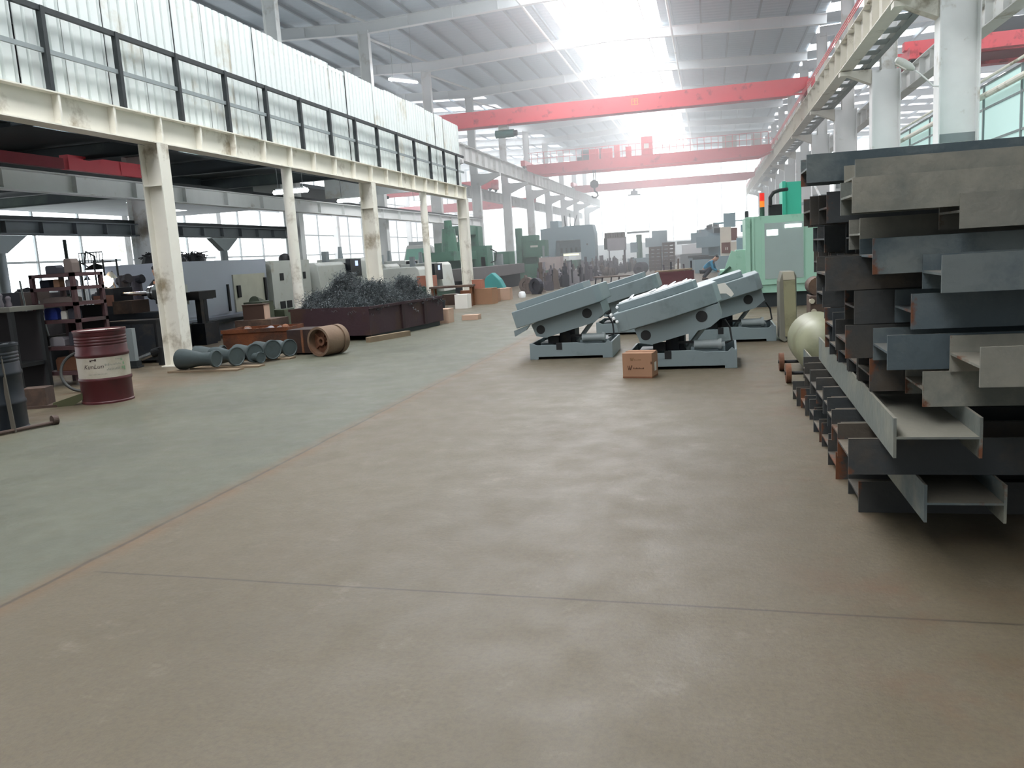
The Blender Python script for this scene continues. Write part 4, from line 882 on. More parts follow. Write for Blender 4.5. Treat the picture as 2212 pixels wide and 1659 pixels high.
# hooded lamps farther back
for i, (x, y, z, r) in enumerate(((-13.4, 16, 1.72, .24), (-14.1, 16.6, 1.5, .14))):
    o = thing('work_lamp', ['large white hooded work lamp glowing behind the lathe','small white work lamp glowing left of the large hooded one'][i], 'lamp', (x, y, z))
    MB().lathe([(.02,.14),(r*.5,.1),(r,.02),(r,-.0)], 20).build('lamp_hood', BLACK, o, smooth=True); MB().lathe([(.02,-r*1.1),(r*.6,-r*.85),(r*.85,-r*.3),(r*.9,-.005)], 18).build('lamp_glow', HOODG, o, smooth=True)
    MB().tube([(0,0,.14),(.0,0,.3),(-.3,.1,.42),(-.45,.2,.2),(-.45,.25,-z)], .018).build('lamp_arm', DARKST, o)
o = thing('wire_frame', 'thin dark wire stand rising behind the maroon rack', 'stand', (-12.6, 14.6, 0)); mb = MB()
for x in (0,.55):
    for y in (0,.4): mb.c((x,y,0),(x,y,1.9),.02,n=6)
mb.c((-.3,0,0),(-.3,0,2.35),.035,n=8)
mb.build('leg', DARKST, o); mb = MB()
for i in range(9): mb.c((.07*i,0,1.85),(.07*i,.4,1.85),.01,n=5); mb.c((.07*i,0,2.05),(.07*i,0,1.85),.008,n=5)
mb.b(0,.56,-.01,.01,2.04,2.06).build('basket', DARKST, o)

# ---------------------------------------------------------------- left: pipe reducers, scrap bins, hub
o = MB().b(-8.15,-6.95,10.95,11.15,0,.025).b(-8.0,-6.8,11.3,11.5,0,.025).b(-7.9,-6.75,12.2,12.4,0,.025).build('plank', WOOD); tag(o, 'grimy planks on the floor under the grey pipe reducers', 'plank')
def reducer(L, r0, r1, rf):
    return [(.02,0),(r0*.75,0),(r0,.02),(r0,.1),(r1,L*.6),(r1,L-.05),(rf,L-.045),(rf,L),(rf*.92,L+.004),(rf*.86,L-.008),(.02,L-.008)]
RD = [(-8.05,11.15,.17,.16,.1,.13,.72,-8,'grey conical pipe reducer in front, its wide end towards the cream post'),(-7.75,11.6,.145,.14,.1,.15,.6,-22,'grey flanged pipe stub second from the front of the reducer pile'),
      (-7.55,11.95,.145,.13,.11,.155,.55,-28,'grey flanged pipe stub in the middle of the reducer pile'),(-7.4,12.3,.145,.13,.11,.16,.5,-28,'grey flanged pipe stub second from the orange bin end of the pile'),(-7.22,12.62,.135,.12,.09,.145,.42,-28,'last grey flanged pipe stub of the pile, beside the scrap bin'),
      (-8.2,11.75,.17,.15,.1,.14,.5,10,'grey pipe stub at the back of the pile, half hidden by the front reducer'),(-7.2,11.75,.09,.08,.06,.09,.3,-25,'small grey pipe end in front of the reducer pile')]
for x, y, z, r0, r1, rf, L, a, lab in RD:
    o = MB().lathe(reducer(L, r0, r1, rf), 28, (0,0,0), 'x').build('pipe_reducer', PIPEG, smooth=True); o.location = (x, y, max(r0, rf)+.026); o.rotation_euler = (0, 0, R(a)); tag(o, lab, 'pipe')
bo = thing('rusty_bin', 'low bin of orange-rusted steel behind the grey pipe reducers', 'bin', (-8.15, 13.55, 0), R(8))
MB().b(-.62,.62,0,.03,0,.42).b(-.62,.62,.85,.88,0,.42).b(-.62,-.59,.03,.85,0,.42).b(.59,.62,.03,.85,0,.42).b(-.59,.59,.03,.85,.0,.2).build('shell', ORANGE, bo)
MB().b(-.64,.64,-.02,.0,.36,.43).build('rim', ORANGE, bo)
for i in range(14):
    x = -.5+.077*i; y = .12+.55*rnd.random(); r = rnd.uniform(.05,.1)
    o = MB().lathe([(.01,-r*.6),(r*.8,-r*.5),(r,0),(r*.6,r*.6),(.01,r*.7)], 9).build('scrap_lump', CLUT[i % 4] if i % 3 else RUST); o.location = (-8.15+x, 13.55+y, .28+r*.6+.06*rnd.random()); o.rotation_euler = (rnd.random(), rnd.random(), rnd.random())
    tag(o, 'dark lump of scrap in the orange-rusted bin', 'scrap', 'scrap lumps in the rusty bin')
o = thing('carton', 'dusty carton with a pale end resting behind the orange-rusted bin', 'box', (-8.75, 14.75, 0), R(14)); boxes(o, [('body', mat('dark_carton', '#402c22', .85), [(-.3,.12,0,.34,.52,.8)]), ('pale_end', mat('pale_cardboard', '#b89a86', .8), [(.12,.14,.0,.34,.52,.8)]), ('lid', mat('dark_carton', '#402c22', .85), [(-.31,.15,-.01,.35,.8,.82)])])
o = MB().b(-9.2,-8.4,14.6,15.3,0,.52).build('steel_box', BRN); tag(o, 'dark steel box carrying the dusty carton', 'box')
def scrap_bin(label, p, q, wd, h, m, ribs):
    a = math.atan2(q[1]-p[1], q[0]-p[0]); L = math.dist(p, q)
    o = thing('scrap_bin', label, 'bin', (p[0], p[1], 0), a)
    MB().b(0,L,0,.02,.1,h).b(0,L,wd-.02,wd,.1,h).b(0,.02,.02,wd-.02,.1,h).b(L-.02,L,.02,wd-.02,.1,h).b(.02,L-.02,.02,wd-.02,.1,.14).build('shell', m, o)
    MB().b(-.02,L+.02,-.03,.0,h-.05,h).b(-.02,L+.02,wd,wd+.03,h-.05,h).build('rim', m, o)
    for t in ribs: MB().b(t-.05,t+.05,-.04,0,.12,h-.05).build('rib', mat('dark_bin_rib', '#2a181a', .7), o)
    MB().b(.1,L-.1,.05,.18,0,.1).b(.1,L-.1,wd-.18,wd-.05,0,.1).build('skid', DARKST, o)
    return o, a, L
BIN_P, BIN_Q, BIN_W = (-6.46, 14.9), (-5.96, 17.95), 1.86
bA = scrap_bin('long maroon ribbed scrap bin heaped with steel turnings, under the edge of the deck', BIN_P, BIN_Q, BIN_W, .66, BINRED, (1.25, 2.2))
def heap(name, label, p, a, L, wd, base, peaks, seed, n):
    r = random.Random(seed); mb = MB(); nu, nv = 34, 22; hs = []
    def H(u, v):
        h = 0
        for pu, pv, ph, pw in peaks: h = max(h, ph*math.exp(-(((u-pu)*L/pw)**2+((v-pv)*wd/pw)**2)))
        return h
    for i in range(nu+1):
        for j in range(nv+1):
            u, v = i/nu, j/nv; edge = min(u, 1-u, v, 1-v)
            z = base+H(u, v)+(.07*(r.random()-.5) if edge > 0 else -.1)
            hs.append((.04+u*(L-.08), .04+v*(wd-.08), z))
    mb.add(hs, [(i*(nv+1)+j, (i+1)*(nv+1)+j, (i+1)*(nv+1)+j+1, i*(nv+1)+j+1) for i in range(nu) for j in range(nv)])
    o = mb.build(name, TURNDK, smooth=True, label=label, cat='metal turnings', kind='stuff')
    o.location = (p[0], p[1], 0); o.rotation_euler = (0, 0, a)
    mc = MB()
    for i in range(n):                                   # springy curls of swarf
        u, v = r.random(), r.random()*.95; x, y = .05+u*(L-.1), .05+v*(wd-.1); z = base+H(u, v)
        R_ = r.uniform(.012, .036); ln = r.uniform(.08, .26); tu = r.uniform(1.5, 4); d = Vector((r.uniform(-1,1), r.uniform(-1,1), r.uniform(-.2,1.0))).normalized()
        s = d.orthogonal().normalized(); t = d.cross(s); k = int(tu*7); pts = []
        for q in range(k+1):
            f = q/k; aa = 2*PI*tu*f; pts.append(Vector((x, y, z))+d*ln*f+R_*(math.cos(aa)*s+math.sin(aa)*t))
        wv = r.uniform(.003, .006); vs = []
        for pnt in pts: vs += [pnt-d*wv, pnt+d*wv]
        mc.add(vs, [(2*q, 2*q+1, 2*q+3, 2*q+2) for q in range(k)])
    c = mc.build('curly_swarf', TURN, o); tag(c, kind='stuff')
    return o
aB, LB = bA[1], bA[2]
def heap_at(u0): return (BIN_P[0]+u0*math.cos(aB), BIN_P[1]+u0*math.sin(aB))
heap('steel_turnings', 'tall dark heap of curly steel turnings in the near half of the scrap bin', heap_at(.03), aB, 1.72, 1.82, .52, [(.55,.6,.72,.5),(.62,.28,.5,.5),(.3,.85,.34,.5),(.3,.45,.3,.5)], 3, 3600)
heap('steel_turnings', 'lower grey heap of curly steel turnings in the far half of the scrap bin', heap_at(1.76), aB, LB-1.8, 1.82, .48, [(.5,.3,.62,.42),(.35,.7,.5,.5),(.85,.4,.2,.4)], 4, 2600)
o = thing('rusty_box', 'small rust-brown steel box on the floor between the wheel hub and the orange bin', 'box', (-7.12, 12.85, 0), R(-4)); boxes(o, [('body', BINDK, [(0,.66,0,.6,.03,.43)]), ('skid', DARKST, [(.05,.15,.02,.58,0,.03)]), ('rib', RUST, [(.28,.32,-.015,0,.03,.43)])])
hb = thing('wheel_hub', 'dusty rusty steel wheel hub lying on its side in front of the scrap bin', 'wheel', (-6.32, 12.5, .25), R(-17))
MB().ring((0,-.06,0), (0,.3,0), .245, .205, 40).ring((0,.34,0), (0,.44,0), .25, .2, 40).ring((0,.28,0),(0,.36,0),.225,.19,40).build('rim', HUB, hb, smooth=True)
MB().ring((0,.08,0),(0,.12,0),.205,.05,36).ring((0,-.0,0),(0,.2,0),.075,.04,24).build('disc', RUST, hb, smooth=True)
mb = MB()
for i in range(5): a = 2*PI*i/5; mb.bar((.06*math.cos(a),.06,.06*math.sin(a)),(.2*math.cos(a),.06,.2*math.sin(a)),.03,.03)
mb.build('spoke', RUST, hb)

# ---------------------------------------------------------------- white machine tools under the deck
o = thing('cnc_lathe', 'long bluish-white enclosed lathe under the deck, left of the white panelled cabinet', 'machine', (-11.5, 15.9, 0))
boxes(o, [('enclosure', MACHBL, [(-1.6,0,.0,4.1,.45,1.78)]), ('base', mat('machine_base_grey', '#8b909a', .5), [(-1.6,.1,-.1,4.1,0,.45)]), ('sliding_door', MACHBL, [(0,.03,.2,2.2,.5,1.35)]), ('cream_door', mat('cream_door_paint', '#c9c8b8', .5), [(0,.035,2.45,3.95,.5,1.42)]),
          ('handle', BLACK, [(.03,.07,2.12,2.18,.55,1.2),(.035,.08,2.55,2.68,.85,1.15),(.035,.08,3.86,3.95,.7,1.3)]), ('chip_tray', DARKST, [(-.2,.35,.1,2.2,.32,.4)])])
sc_ = MB().b(.1,.5,-.65,-.1,.85,1.28).b(.25,.32,-.4,-.33,.0,.85).build('control_pedestal', MACHWH, o); MB().b(.5,.51,-.5,-.2,.98,1.18).build('control_screen', GREYST, sc_)
sc_ = MB().b(.05,.3,-.3,.1,1.35,1.85).build('control_box', MACHBL, o); MB().b(.3,.31,-.24,.02,1.55,1.78).build('screen', SCRLIT, sc_)
MB().tube([(.15,-.1,1.85),(.15,-.1,2.35),(.1,.1,2.5),(0,.4,2.52)], .035).build('swing_pipe', WHITE, o, smooth=True)
for i, (x, y, s) in enumerate(((-12.2, 16.5, .33), (-12.4, 17.3, .4), (-12.3, 18.05, .3))):
    mb = MB(); r = random.Random(i)
    for q in range(60):
        a, b_ = r.uniform(0, 2*PI), r.uniform(.2, 1); p = Vector((s*b_*math.cos(a), s*b_*math.sin(a), .35*s*(1-b_)+.05))
        mb.tube([p, p+Vector((r.uniform(-.1,.1), r.uniform(-.1,.1), r.uniform(.0,.15))), p+Vector((r.uniform(-.2,.2), r.uniform(-.2,.2), r.uniform(-.03,.12)))], .012, 5)
    o = mb.lathe([(s,0),(s*.8,.18),(.02,s*.6)], 14).build('cable_heap', BLACK); o.location = (x, y, 1.785); tag(o, 'dark heap of cable on the long bluish lathe roof, %s from the viewer' % ORD[i], 'cable', 'cable heaps')
o = thing('panel_cabinet', 'white panelled cabinet with small square black vents under the deck', 'cabinet', (-11.4, 20.1, 0))
boxes(o, [('body', MACHWH, [(-1.2,0,0,2.2,.25,1.72)]), ('plinth', DARKST, [(-1.15,-.05,.1,2.1,0,.25)]), ('vent', BLACK, [(0,.012,.42,.62,1.18,1.38)]), ('vent', BLACK, [(0,.012,1.75,1.9,1.18,1.38)]), ('vent', BLACK, [(0,.012,.3,.58,.42,.62)]), ('vent', BLACK, [(0,.012,.66,.94,.42,.62)]), ('vent', BLACK, [(0,.012,1.3,1.55,.42,.62)]), ('vent', BLACK, [(0,.012,1.95,2.1,.42,.62)]), ('label_plate', GREYST, [(0,.01,1.2,1.5,1.0,1.03)])])
MB().lathe([(.18,0),(.17,.1),(.1,.18),(.02,.2)], 16, (-.3,1.35,1.72)).build('roof_fan', BLACK, o, smooth=True); MB().b(-.1,0,1.25,1.4,1.72,1.9).build('white_tag', PAPER, o)
def cnc(label, loc, L, scr, h=1.62, m=MACHWH):
    o = thing('cnc_lathe', label, 'machine', loc)
    MB().prism([(-1.5,.35),(.12,.35),(.0,h-.1),(-.1,h),(-1.5,h)], 'y', 0, L*.4).build('left_cover', m, o, bevel=.02)
    MB().prism([(-1.5,.35),(.12,.35),(.0,h),(-.1,h+.1),(-1.5,h+.1)], 'y', L*.62, L).build('right_cover', m, o, bevel=.02)
    MB().b(-1.4,-.25,L*.4,L*.62,.35,h-.05).build('inner_bay', DARKST, o)
    MB().b(-1.5,.1,0,L,0,.35).build('base', DKGREEN, o)
    s_ = MB().b(.0,.16,L*scr-.42,L*scr+.42,h-.5,h+.06).build('control_panel', SCREEN, o)
    MB().b(.16,.165,L*scr-.05,L*scr+.16,h-.16,h-.0).build('lit_screen', SCRLIT, s_)
    MB().b(.0,.05,L*.08,L*.34,.6,h-.3).build('door', m, o); MB().c((.05,L*.3,h-.55),(.11,L*.3,h-.55),.05,n=12).build('knob', BLACK, o)
    MB().b(-.9,-.75,L*.45,L*.5,h,h+.35).c((-.8,L*.7,h+.1),(-.8,L*.7,h+.5),.09,.06,12).build('roof_fitting', GREYST, o)
    return o
cnc('white lathe with a dark lit control screen, behind the taller heap of turnings', (-11.3, 22.6, 0), 4.8, .5)
cnc('white lathe behind the second cream H post, with a small dark square on its door', (-11.2, 27.7, 0), 3.4, .72, 1.45)
cnc('white-panelled machine past the second round post, green base showing', (-9.45, 26.2, 0), 3.6, .45, 1.3)
machine('drab green chip conveyor elbow standing before the long bluish lathe', (-10.6, 17.6, 0), [('chute', mat('drab_green', '#5b6350', .6), [(-.2,.3,0,.5,0,.75),((-.1,.3,.75),(-.1,1.0,.55),.14,.14,12)]), ('drop_box', mat('drab_green', '#5b6350', .6), [(-.1,.4,.8,1.3,0,.5)])], 'conveyor', 'chip_conveyor')
for i in range(4):
    o = thing('pedestal_stand', 'dark blue-black machine stand on the floor behind the thick cream post', 'stand', (-10.55-.25*(i % 2), 14.5+.5*i, 0), 0, 'stands behind the cream post'); boxes(o, [('base', DARKBLUE, [(-.2,.2,-.2,.2,0,.45)]), ('column', DARKBLUE, [(-.06,.06,-.06,.06,.45,.95)]), ('head', BLACK, [(-.12,.18,-.25,.25,.95,1.12)])])
# truck cab behind
o = thing('truck', 'white truck cab with a green-tinted windscreen behind the white lathes', 'truck', (-17.6, 49.0, 0), R(12))
MB().prism([(-1.0,.6),(1.0,.6),(1.0,1.6),(.82,2.35),(.6,2.5),(-.7,2.5),(-.95,1.6)], 'y', 0, 1.6).build('cab', MACHWH, o, bevel=.06)
MB().prism([(-.85,1.6),(.88,1.6),(.72,2.28),(-.7,2.28)], 'y', -.03, 0).build('windscreen', GLASSG, o)
MB().b(-.6,.6,.3,1.2,2.5,2.72).build('roof_rack', GREYST, o); MB().b(-1.0,1.0,1.7,5.0,.7,.95).build('load_bed', GREYST, o)
for x in (-.85,.85):
    for y in (.6,4): MB().c((x-.12,y,.45),(x+.12,y,.45),.45,n=20).build('wheel', BLACK, o)
o = thing('bent_tube_frame', 'pale bent-tube frame standing beside the truck cab', 'frame', (-12.9, 41.5, 0)); mb = MB()
for y in (0,.5): mb.tube([(-.75,y,0),(-.75,y,2.3),(-.6,y,2.55),(.5,y,2.55),(.65,y,2.3),(.65,y,0)], .05)
for z in (1.7,2.1): mb.c((-.75,0,z),(.65,0,z),.03,n=6)
for x in (-.3,.15): mb.c((x,0,.4),(x,0,2.5),.03,n=6)
mb.build('frame', CREAM, o)

# ---------------------------------------------------------------- green planer, gantry mill and the rows around them
o = thing('planer_mill', 'long green planing machine on a grey bed, past the far end of the deck', 'machine', (-9.0, 31.0, 0))
boxes(o, [('bed', mat('greyish_brown_bed', '#6e6a6a', .7), [(-1.3,0,0,9.4,.62,1.08)]), ('bed_plinth', mat('bed_dark', '#23282c', .7), [(-1.2,-.2,.1,9.2,0,.62)]),
          ('column', MACHGN, [(-2.6,-1.5,3.4,4.3,0,2.2)]), ('column', MACHGN, [(-2.5,-1.5,6.6,7.4,0,2.9)]), ('cross_rail', MACHGN, [(-2.6,-1.2,1.6,7.6,1.42,1.8)]), ('top_beam', MACHGN, [(-2.4,-1.6,5.2,7.6,2.55,2.95)]),
          ('ram_head', MACHGN, [(-1.5,-.7,5.0,6.0,1.0,2.0)]), ('motor_tower', MACHGN, [((-1.7,2.7,1.8),(-1.7,2.7,2.75),.34,.28,14),((-1.7,2.7,2.75),(-1.7,2.7,3.1),.18,.16,12)]), ('oil_tank', MACHGN, [(-1.6,-.8,9.6,10.8,0,1.7)]),
          ('work_clamp', GREYST, [(-1.0,-.8,5,5.2,1.08,1.5),(-.6,-.4,6.4,6.7,1.08,1.4),(-1.0,-.7,7.6,7.9,1.08,1.6)])])
MB().tube([(-.8,5.6,1.9),(-.4,5.5,1.7),(-.45,5.5,1.3),(-.8,5.6,1.2)], .03).build('feed_hose', BLACK, o)
o = thing('boring_mill', 'dark green boring mill left of the blue-grey gantry mill', 'machine', (-9.3, 43.0, 0))
boxes(o, [('base', MACHGN, [(-1.4,.9,0,2,0,1.0)]), ('column', MACHGN, [(-.6,.3,.6,1.6,1.0,2.5),(-.75,-.45,.3,.7,1.0,2.9)]), ('spindle_head', MACHGN, [(-.2,.9,.0,.9,1.35,2.2)]), ('nameplate', PAPER, [(.1,.5,-.02,0,1.85,1.95)]), ('guard', GREYST, [(.75,.85,-.1,0,1.0,1.9)])])
o = thing('pale_box_cabinet', 'pale pinkish cabinet at the end of the grey planer bed', 'cabinet', (-7.5, 39.4, 0)); boxes(o, [('body', mat('pinkish_cabinet_paint', '#b3a5a2', .6), [(-.55,.5,0,.9,.68,1.3)]), ('leg', DARKST, [(-.5,-.4,.05,.8,0,.68)]), ('leg', DARKST, [(.35,.45,.05,.8,0,.68)]), ('stored_casting', CLUT[3], [(-.2,.2,.1,.6,.35,.6)]), ('lower_shelf', CLUT[2], [(-.5,.45,.05,.8,.22,.32)])])
g = thing('gantry_mill', 'tall blue-grey gantry milling machine with a square opening, down the left side', 'machine', (-8.35, 50, 0))
MB().prism([(-1.65,0),(-.82,0),(-.82,1.35),(-.75,2.22),(.75,2.22),(.75,.6),(.82,0),(1.62,0),(1.62,2.55),(1.5,3.05),(-.2,3.05),(-.25,3.0),(-.55,3.0),(-.55,3.4),(-1.05,3.4),(-1.05,3.0),(-1.68,2.95)], 'y', 0, 1.3).build('portal', MACHGB, g)
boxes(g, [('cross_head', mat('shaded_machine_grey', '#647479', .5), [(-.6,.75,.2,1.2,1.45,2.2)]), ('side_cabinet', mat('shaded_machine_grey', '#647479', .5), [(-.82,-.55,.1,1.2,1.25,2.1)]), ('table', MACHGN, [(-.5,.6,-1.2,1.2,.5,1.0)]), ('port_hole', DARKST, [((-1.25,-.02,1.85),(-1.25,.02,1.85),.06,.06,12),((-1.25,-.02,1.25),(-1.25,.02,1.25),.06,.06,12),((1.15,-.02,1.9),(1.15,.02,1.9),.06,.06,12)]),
          ('spindle', DARKST, [((-.45+.3*i,.15,1.45),(-.45+.3*i,.15,1.75),.06,.06,10) for i in range(5)]), ('antenna_rod', DARKST, [((-.2,.5,3.0),(-.25,.5,3.7),.05,.03,8),((.1,.5,3.0),(.1,.5,3.8),.03,.02,8),((.3,.5,3.0),(.55,.5,3.7),.02,.02,8)])])
MB().b(-.35,.6,.16,.2,1.28,1.38).build('work_light', glow('yellowish_work_light', '#f4f6a0', 2.0), g)
o = thing('control_house', 'grey control box on thin legs with a slatted top, right of the gantry mill', 'cabinet', (-5.6, 50.5, 0)); boxes(o, [('box', mat('pale_grey_box_paint', '#a9a4a8', .6), [(-.45,.6,0,.9,1.42,2.15)]), ('shade', DARKST, [(-.65,-.5,.0,.9,1.5,2.15)]), ('slatted_top', CLUT[2], [(-.62+.14*i,-.55+.14*i,.1,.8,2.2,2.5) for i in range(9)]), ('top_board', CLUT[2], [(-.65,.62,.1,.8,2.15,2.2)]), ('leg', CLUT[0], [(-.4,-.34,.1,.16,0,1.42)]), ('leg', CLUT[0], [(.5,.56,.1,.16,0,1.42)]), ('leg', CLUT[0], [(.5,.56,.7,.76,0,1.42)])])
o = thing('drill_press', 'hazy greenish radial drill with a long arm behind the grey control box', 'machine', (-5.0, 58, 0)); boxes(o, [('base', MACHGB, [(-.6,1.2,0,1.2,0,.8)]), ('column', MACHGN, [((.2,.6,.8),(.2,.6,2.4),.2,.2,14)]), ('arm', GREYST, [(-.6,.9,.4,.7,2.5,2.64)]), ('head', MACHGB, [(-.4,.1,.3,.8,1.2,1.9)])])
o = thing('milling_machine', 'pale hazy upright machine farthest along the left row', 'machine', (-3.9, 64, 0)); boxes(o, [('base', MACHGB, [(-.9,.9,0,1.4,0,1.0)]), ('column', MACHGB, [(-.4,.7,.4,1.4,1.0,2.7)]), ('head', MACHGB, [(-.9,.2,.2,.8,1.5,2.2)])])
# crowded row of parts standing on the floor below the gantry mill
PB = [lambda r, h: MB().lathe([(.02,0),(r*1.5,0),(r*1.5,.06),(r*.6,.1),(r*.6,h*.6),(r,h*.65),(r,h*.8),(r*.4,h*.85),(r*.35,h),(.02,h)], 12),
      lambda r, h: MB().b(-r,r,-r,r,0,h*.5).b(-r*.6,r*.6,-r*.6,r*.6,h*.5,h*.85).c((0,0,h*.85),(0,0,h),r*.3,n=8),
      lambda r, h: MB().ring((0,-.09,r*1.8),(0,.09,r*1.8),r*1.8,r*1.0,18).b(-r,r,-.1,.1,0,r*.25).b(-r*.9,r*.9,-.03,.03,r*.7,r*2.9),
      lambda r, h: MB().lathe([(.02,0),(r*.5,0),(r*.5,h),(.02,h)], 10).lathe([(.02,0),(r*1.2,0),(r*1.2,.08),(.02,.08)], 10).lathe([(.02,h*.7),(r*.8,h*.7),(r*.8,h*.78),(.02,h*.78)], 10),
      lambda r, h: MB().prism([(-r*1.3,0),(r*1.3,0),(r*.8,h*.4),(r*.8,h*.75),(-r*.5,h*.9),(-r*.9,h*.5)], 'y', -r, r)]
KN = ['shaft','casting','ring','spindle','bracket']
PUT = []
for i in range(150):
    t = i/149; k = rnd.randrange(5); Y = 31.2+26*t+rnd.uniform(-.6,.6); X = -6.75+1.3*t+rnd.uniform(-1.0,.35)-(.35 if Y < 41 else 0); h = rnd.uniform(.4, 1.2); r = rnd.uniform(.07, .18)
    for tr in range(40):
        if all(math.hypot(X-a, Y-b_) > (r+c_)*1.5+.03 for a, b_, c_ in PUT) and not (-8.3 < X and X < -6.6 and 38.9 < Y < 40.8) and not (X < -7.3 and Y < 42.5) and not (X < -6.1 and 47.9 < Y < 52) and not (X < -4.4 and 49.6 < Y < 52.4): break
        Y = 31.2+26*t+rnd.uniform(-1.6,1.6); X = -6.75+1.3*t+rnd.uniform(-1.3,.5)
    else: continue
    PUT.append((X, Y, r))
    o = PB[k](r, h).build('machine_'+KN[k], CLUT[(0,2,1,3,0,2)[rnd.randrange(6)]], smooth=(k in (0,3)))
    o.location = (X, Y, 0); o.rotation_euler = (0, 0, rnd.uniform(0, 3)); tag(o, 'rusty grey machine %s standing in the crowded row below the gantry mill' % KN[k], 'machine part', 'machine %ss in the crowded row' % KN[k])
for i in range(14):
    t = i/13; Y = 44+34*t; X = -3.9+1.2*t+rnd.uniform(-.15,.15); Y = 46.5+31*t; r = rnd.uniform(.24,.36)
    if 62.5 < Y < 67 or 50.5 < Y < 54.5: continue
    o = MB().ring((0,-.25,r),(0,.25,r),r,r*.55,20).b(-r*.5,r*.5,-.2,.2,0,.12).build('machine_ring', CLUT[i % 4]); o.location = (X, Y, 0); o.rotation_euler = (0, 0, rnd.uniform(0,3)); tag(o, 'large ring casting on edge along the far left lane side', 'ring', 'ring castings along the lane')
o = thing('low_trestle', 'low dark trestle standing on the floor mid aisle behind the left tables', 'trestle', (-3.5, 32.0, 0)); MB().b(-.95,.55,0,.5,.42,.47).build('top', CLUT[2], o)
for x in (-.9,-.65,-.3,.0,.42): MB().bar((x,.1,0),(x+.06,.1,.42),.05,.05).build('leg', CLUT[1], o)
# cartons, bench and bucket at the end of the deck
CT = [(-7.0,25.5,.62,.42,.5,0,CARDB,'large brown carton in the floor pile at the far deck post, front one'),(-7.65,25.9,.5,.4,.45,0,mat('dark_cardboard','#6b4a38',.85),'dark brown carton second in the pile at the far deck post'),(-7.1,26.6,.5,.45,.42,0,CARDB,'brown carton set crooked in the pile at the far deck post'),
      (-7.25,25.6,.34,.3,.28,.503,mat('reddish_carton','#a06a58',.85),'small reddish carton on top of the front carton'),(-6.85,27.4,.45,.4,.4,0,mat('pale_cardboard','#b89a86',.8),'pale carton at the lane edge of the pile'),(-8.3,26.0,.5,.4,.35,0,BRN,'dark crate at the back of the carton pile')]
for x, y, sx, sy, sz, z, m, lab in CT:
    o = thing('carton', lab, 'box', (x, y, z), rnd.uniform(-.2,.2)); boxes(o, [('body', m, [(-sx/2,sx/2,-sy/2,sy/2,0,sz-.02)]), ('flap', m, [(-sx/2-.005,sx/2+.005,-sy/2-.005,-.005,sz-.02,sz),(-sx/2-.005,sx/2+.005,.005,sy/2+.005,sz-.02,sz)]), ('tape', TAPE if m is CARDB else PAPER, [(-sx/2-.006,sx/2+.006,-.03,.03,sz,sz+.002)])])
o = thing('work_bench', 'rusty low bench beside the foot of the far deck post', 'bench', (-7.9, 24.45, 0), R(8)); MB().b(-.6,.75,0,.7,.6,.66).build('bench_top', BRN, o)
for x in (-.55,.65):
    for y in (.05,.6): MB().b(x,x+.07,y,y+.07,0,.6).build('leg', RUST, o)
o = MB().b(-7.45,-7.05,23.6,24.0,0,.3).b(-7.45,-7.05,23.6,24.0,.3,.42).build('pale_tub', PAPER); tag(o, 'pale tub on the floor before the rusty low bench', 'tub')
o = MB().lathe([(.13,0),(.17,.3),(.16,.3),(.12,.02)], 18, (-7.75,23.1,0)).build('bucket', DARKBLUE, smooth=True); tag(o, 'dark bucket on the floor just past the scrap bin', 'bucket')
o = thing('carton', 'reddish carton perched high on the green machine base past the second round post', 'box', (-8.95, 25.4, .0)); boxes(o, [('body', mat('reddish_carton','#a06a58',.85), [(-.3,.25,0,.4,.65,1.0)]), ('stand', DKGREEN, [(-.3,.25,0,.4,0,.65)])])
o = MB().lathe([(.02,0),(.12,.0),(.14,.1),(.1,.2),(.02,.22)], 16, (-6.45,28.3,0)).build('white_bag', PLASTIC, smooth=True); tag(o, 'small white bag on the lane edge past the cartons', 'bag')
o = MB().prism([(-.42,0),(.45,0),(.3,.3),(.05,.55),(-.15,.42)], 'y', 0, .5).build('teal_tarpaulin', mat('teal_tarp','#3f8a88',.7), bevel=.03); o.location = (-7.45, 27.9, .38); tag(o, 'bunched teal tarpaulin on boxes before the planer bed', 'tarpaulin')
o = MB().b(-7.9,-6.95,27.8,28.5,0,.38).build('pale_crate', mat('pale_cardboard','#b89a86',.8)); tag(o, 'pale crate carrying the bunched teal tarpaulin', 'crate')
o = MB().b(-6.25,-5.95,18.3,18.7,0,.33).build('pale_block', mat('pale_cardboard','#b89a86',.8)); tag(o, 'pale wooden block standing at the far end of the scrap bin', 'block')
o = MB().b(-5.85,-5.45,19.0,19.3,0,.12).build('wood_offcut', mat('pale_cardboard','#b89a86',.8)); tag(o, 'pale wood offcut on the floor beyond the scrap bin', 'offcut')
o = MB().bar((-6.35,14.5,.05),(-5.95,15.6,.05),.12,.1).build('timber', WOOD); tag(o, 'timber lying on the floor at the near corner of the scrap bin', 'timber')

# ---------------------------------------------------------------- people
def skin_mesh(name, joints, edges, m, parent, sub=2):
    me = bpy.data.meshes.new(name); me.from_pydata([j[:3] for j in joints], edges, [])
    o = bpy.data.objects.new(name, me); C.objects.link(o)
    sk = o.modifiers.new('skin', 'SKIN'); sk.use_smooth_shade = True
    for i, j in enumerate(joints):
        r = j[3]; me.skin_vertices[0].data[i].radius = (r, j[4] if len(j) > 4 else r)
    me.skin_vertices[0].data[0].use_root = True
    s = o.modifiers.new('sub', 'SUBSURF'); s.levels = sub; s.render_levels = sub
    bpy.context.view_layer.update()
    m2 = bpy.data.meshes.new_from_object(o.evaluated_get(bpy.context.evaluated_depsgraph_get()))
    m2.materials.clear(); m2.materials.append(m); bpy.data.objects.remove(o)
    m2.name = name; n_ = bpy.data.objects.new(name, m2); C.objects.link(n_); n_.parent = parent; return n_
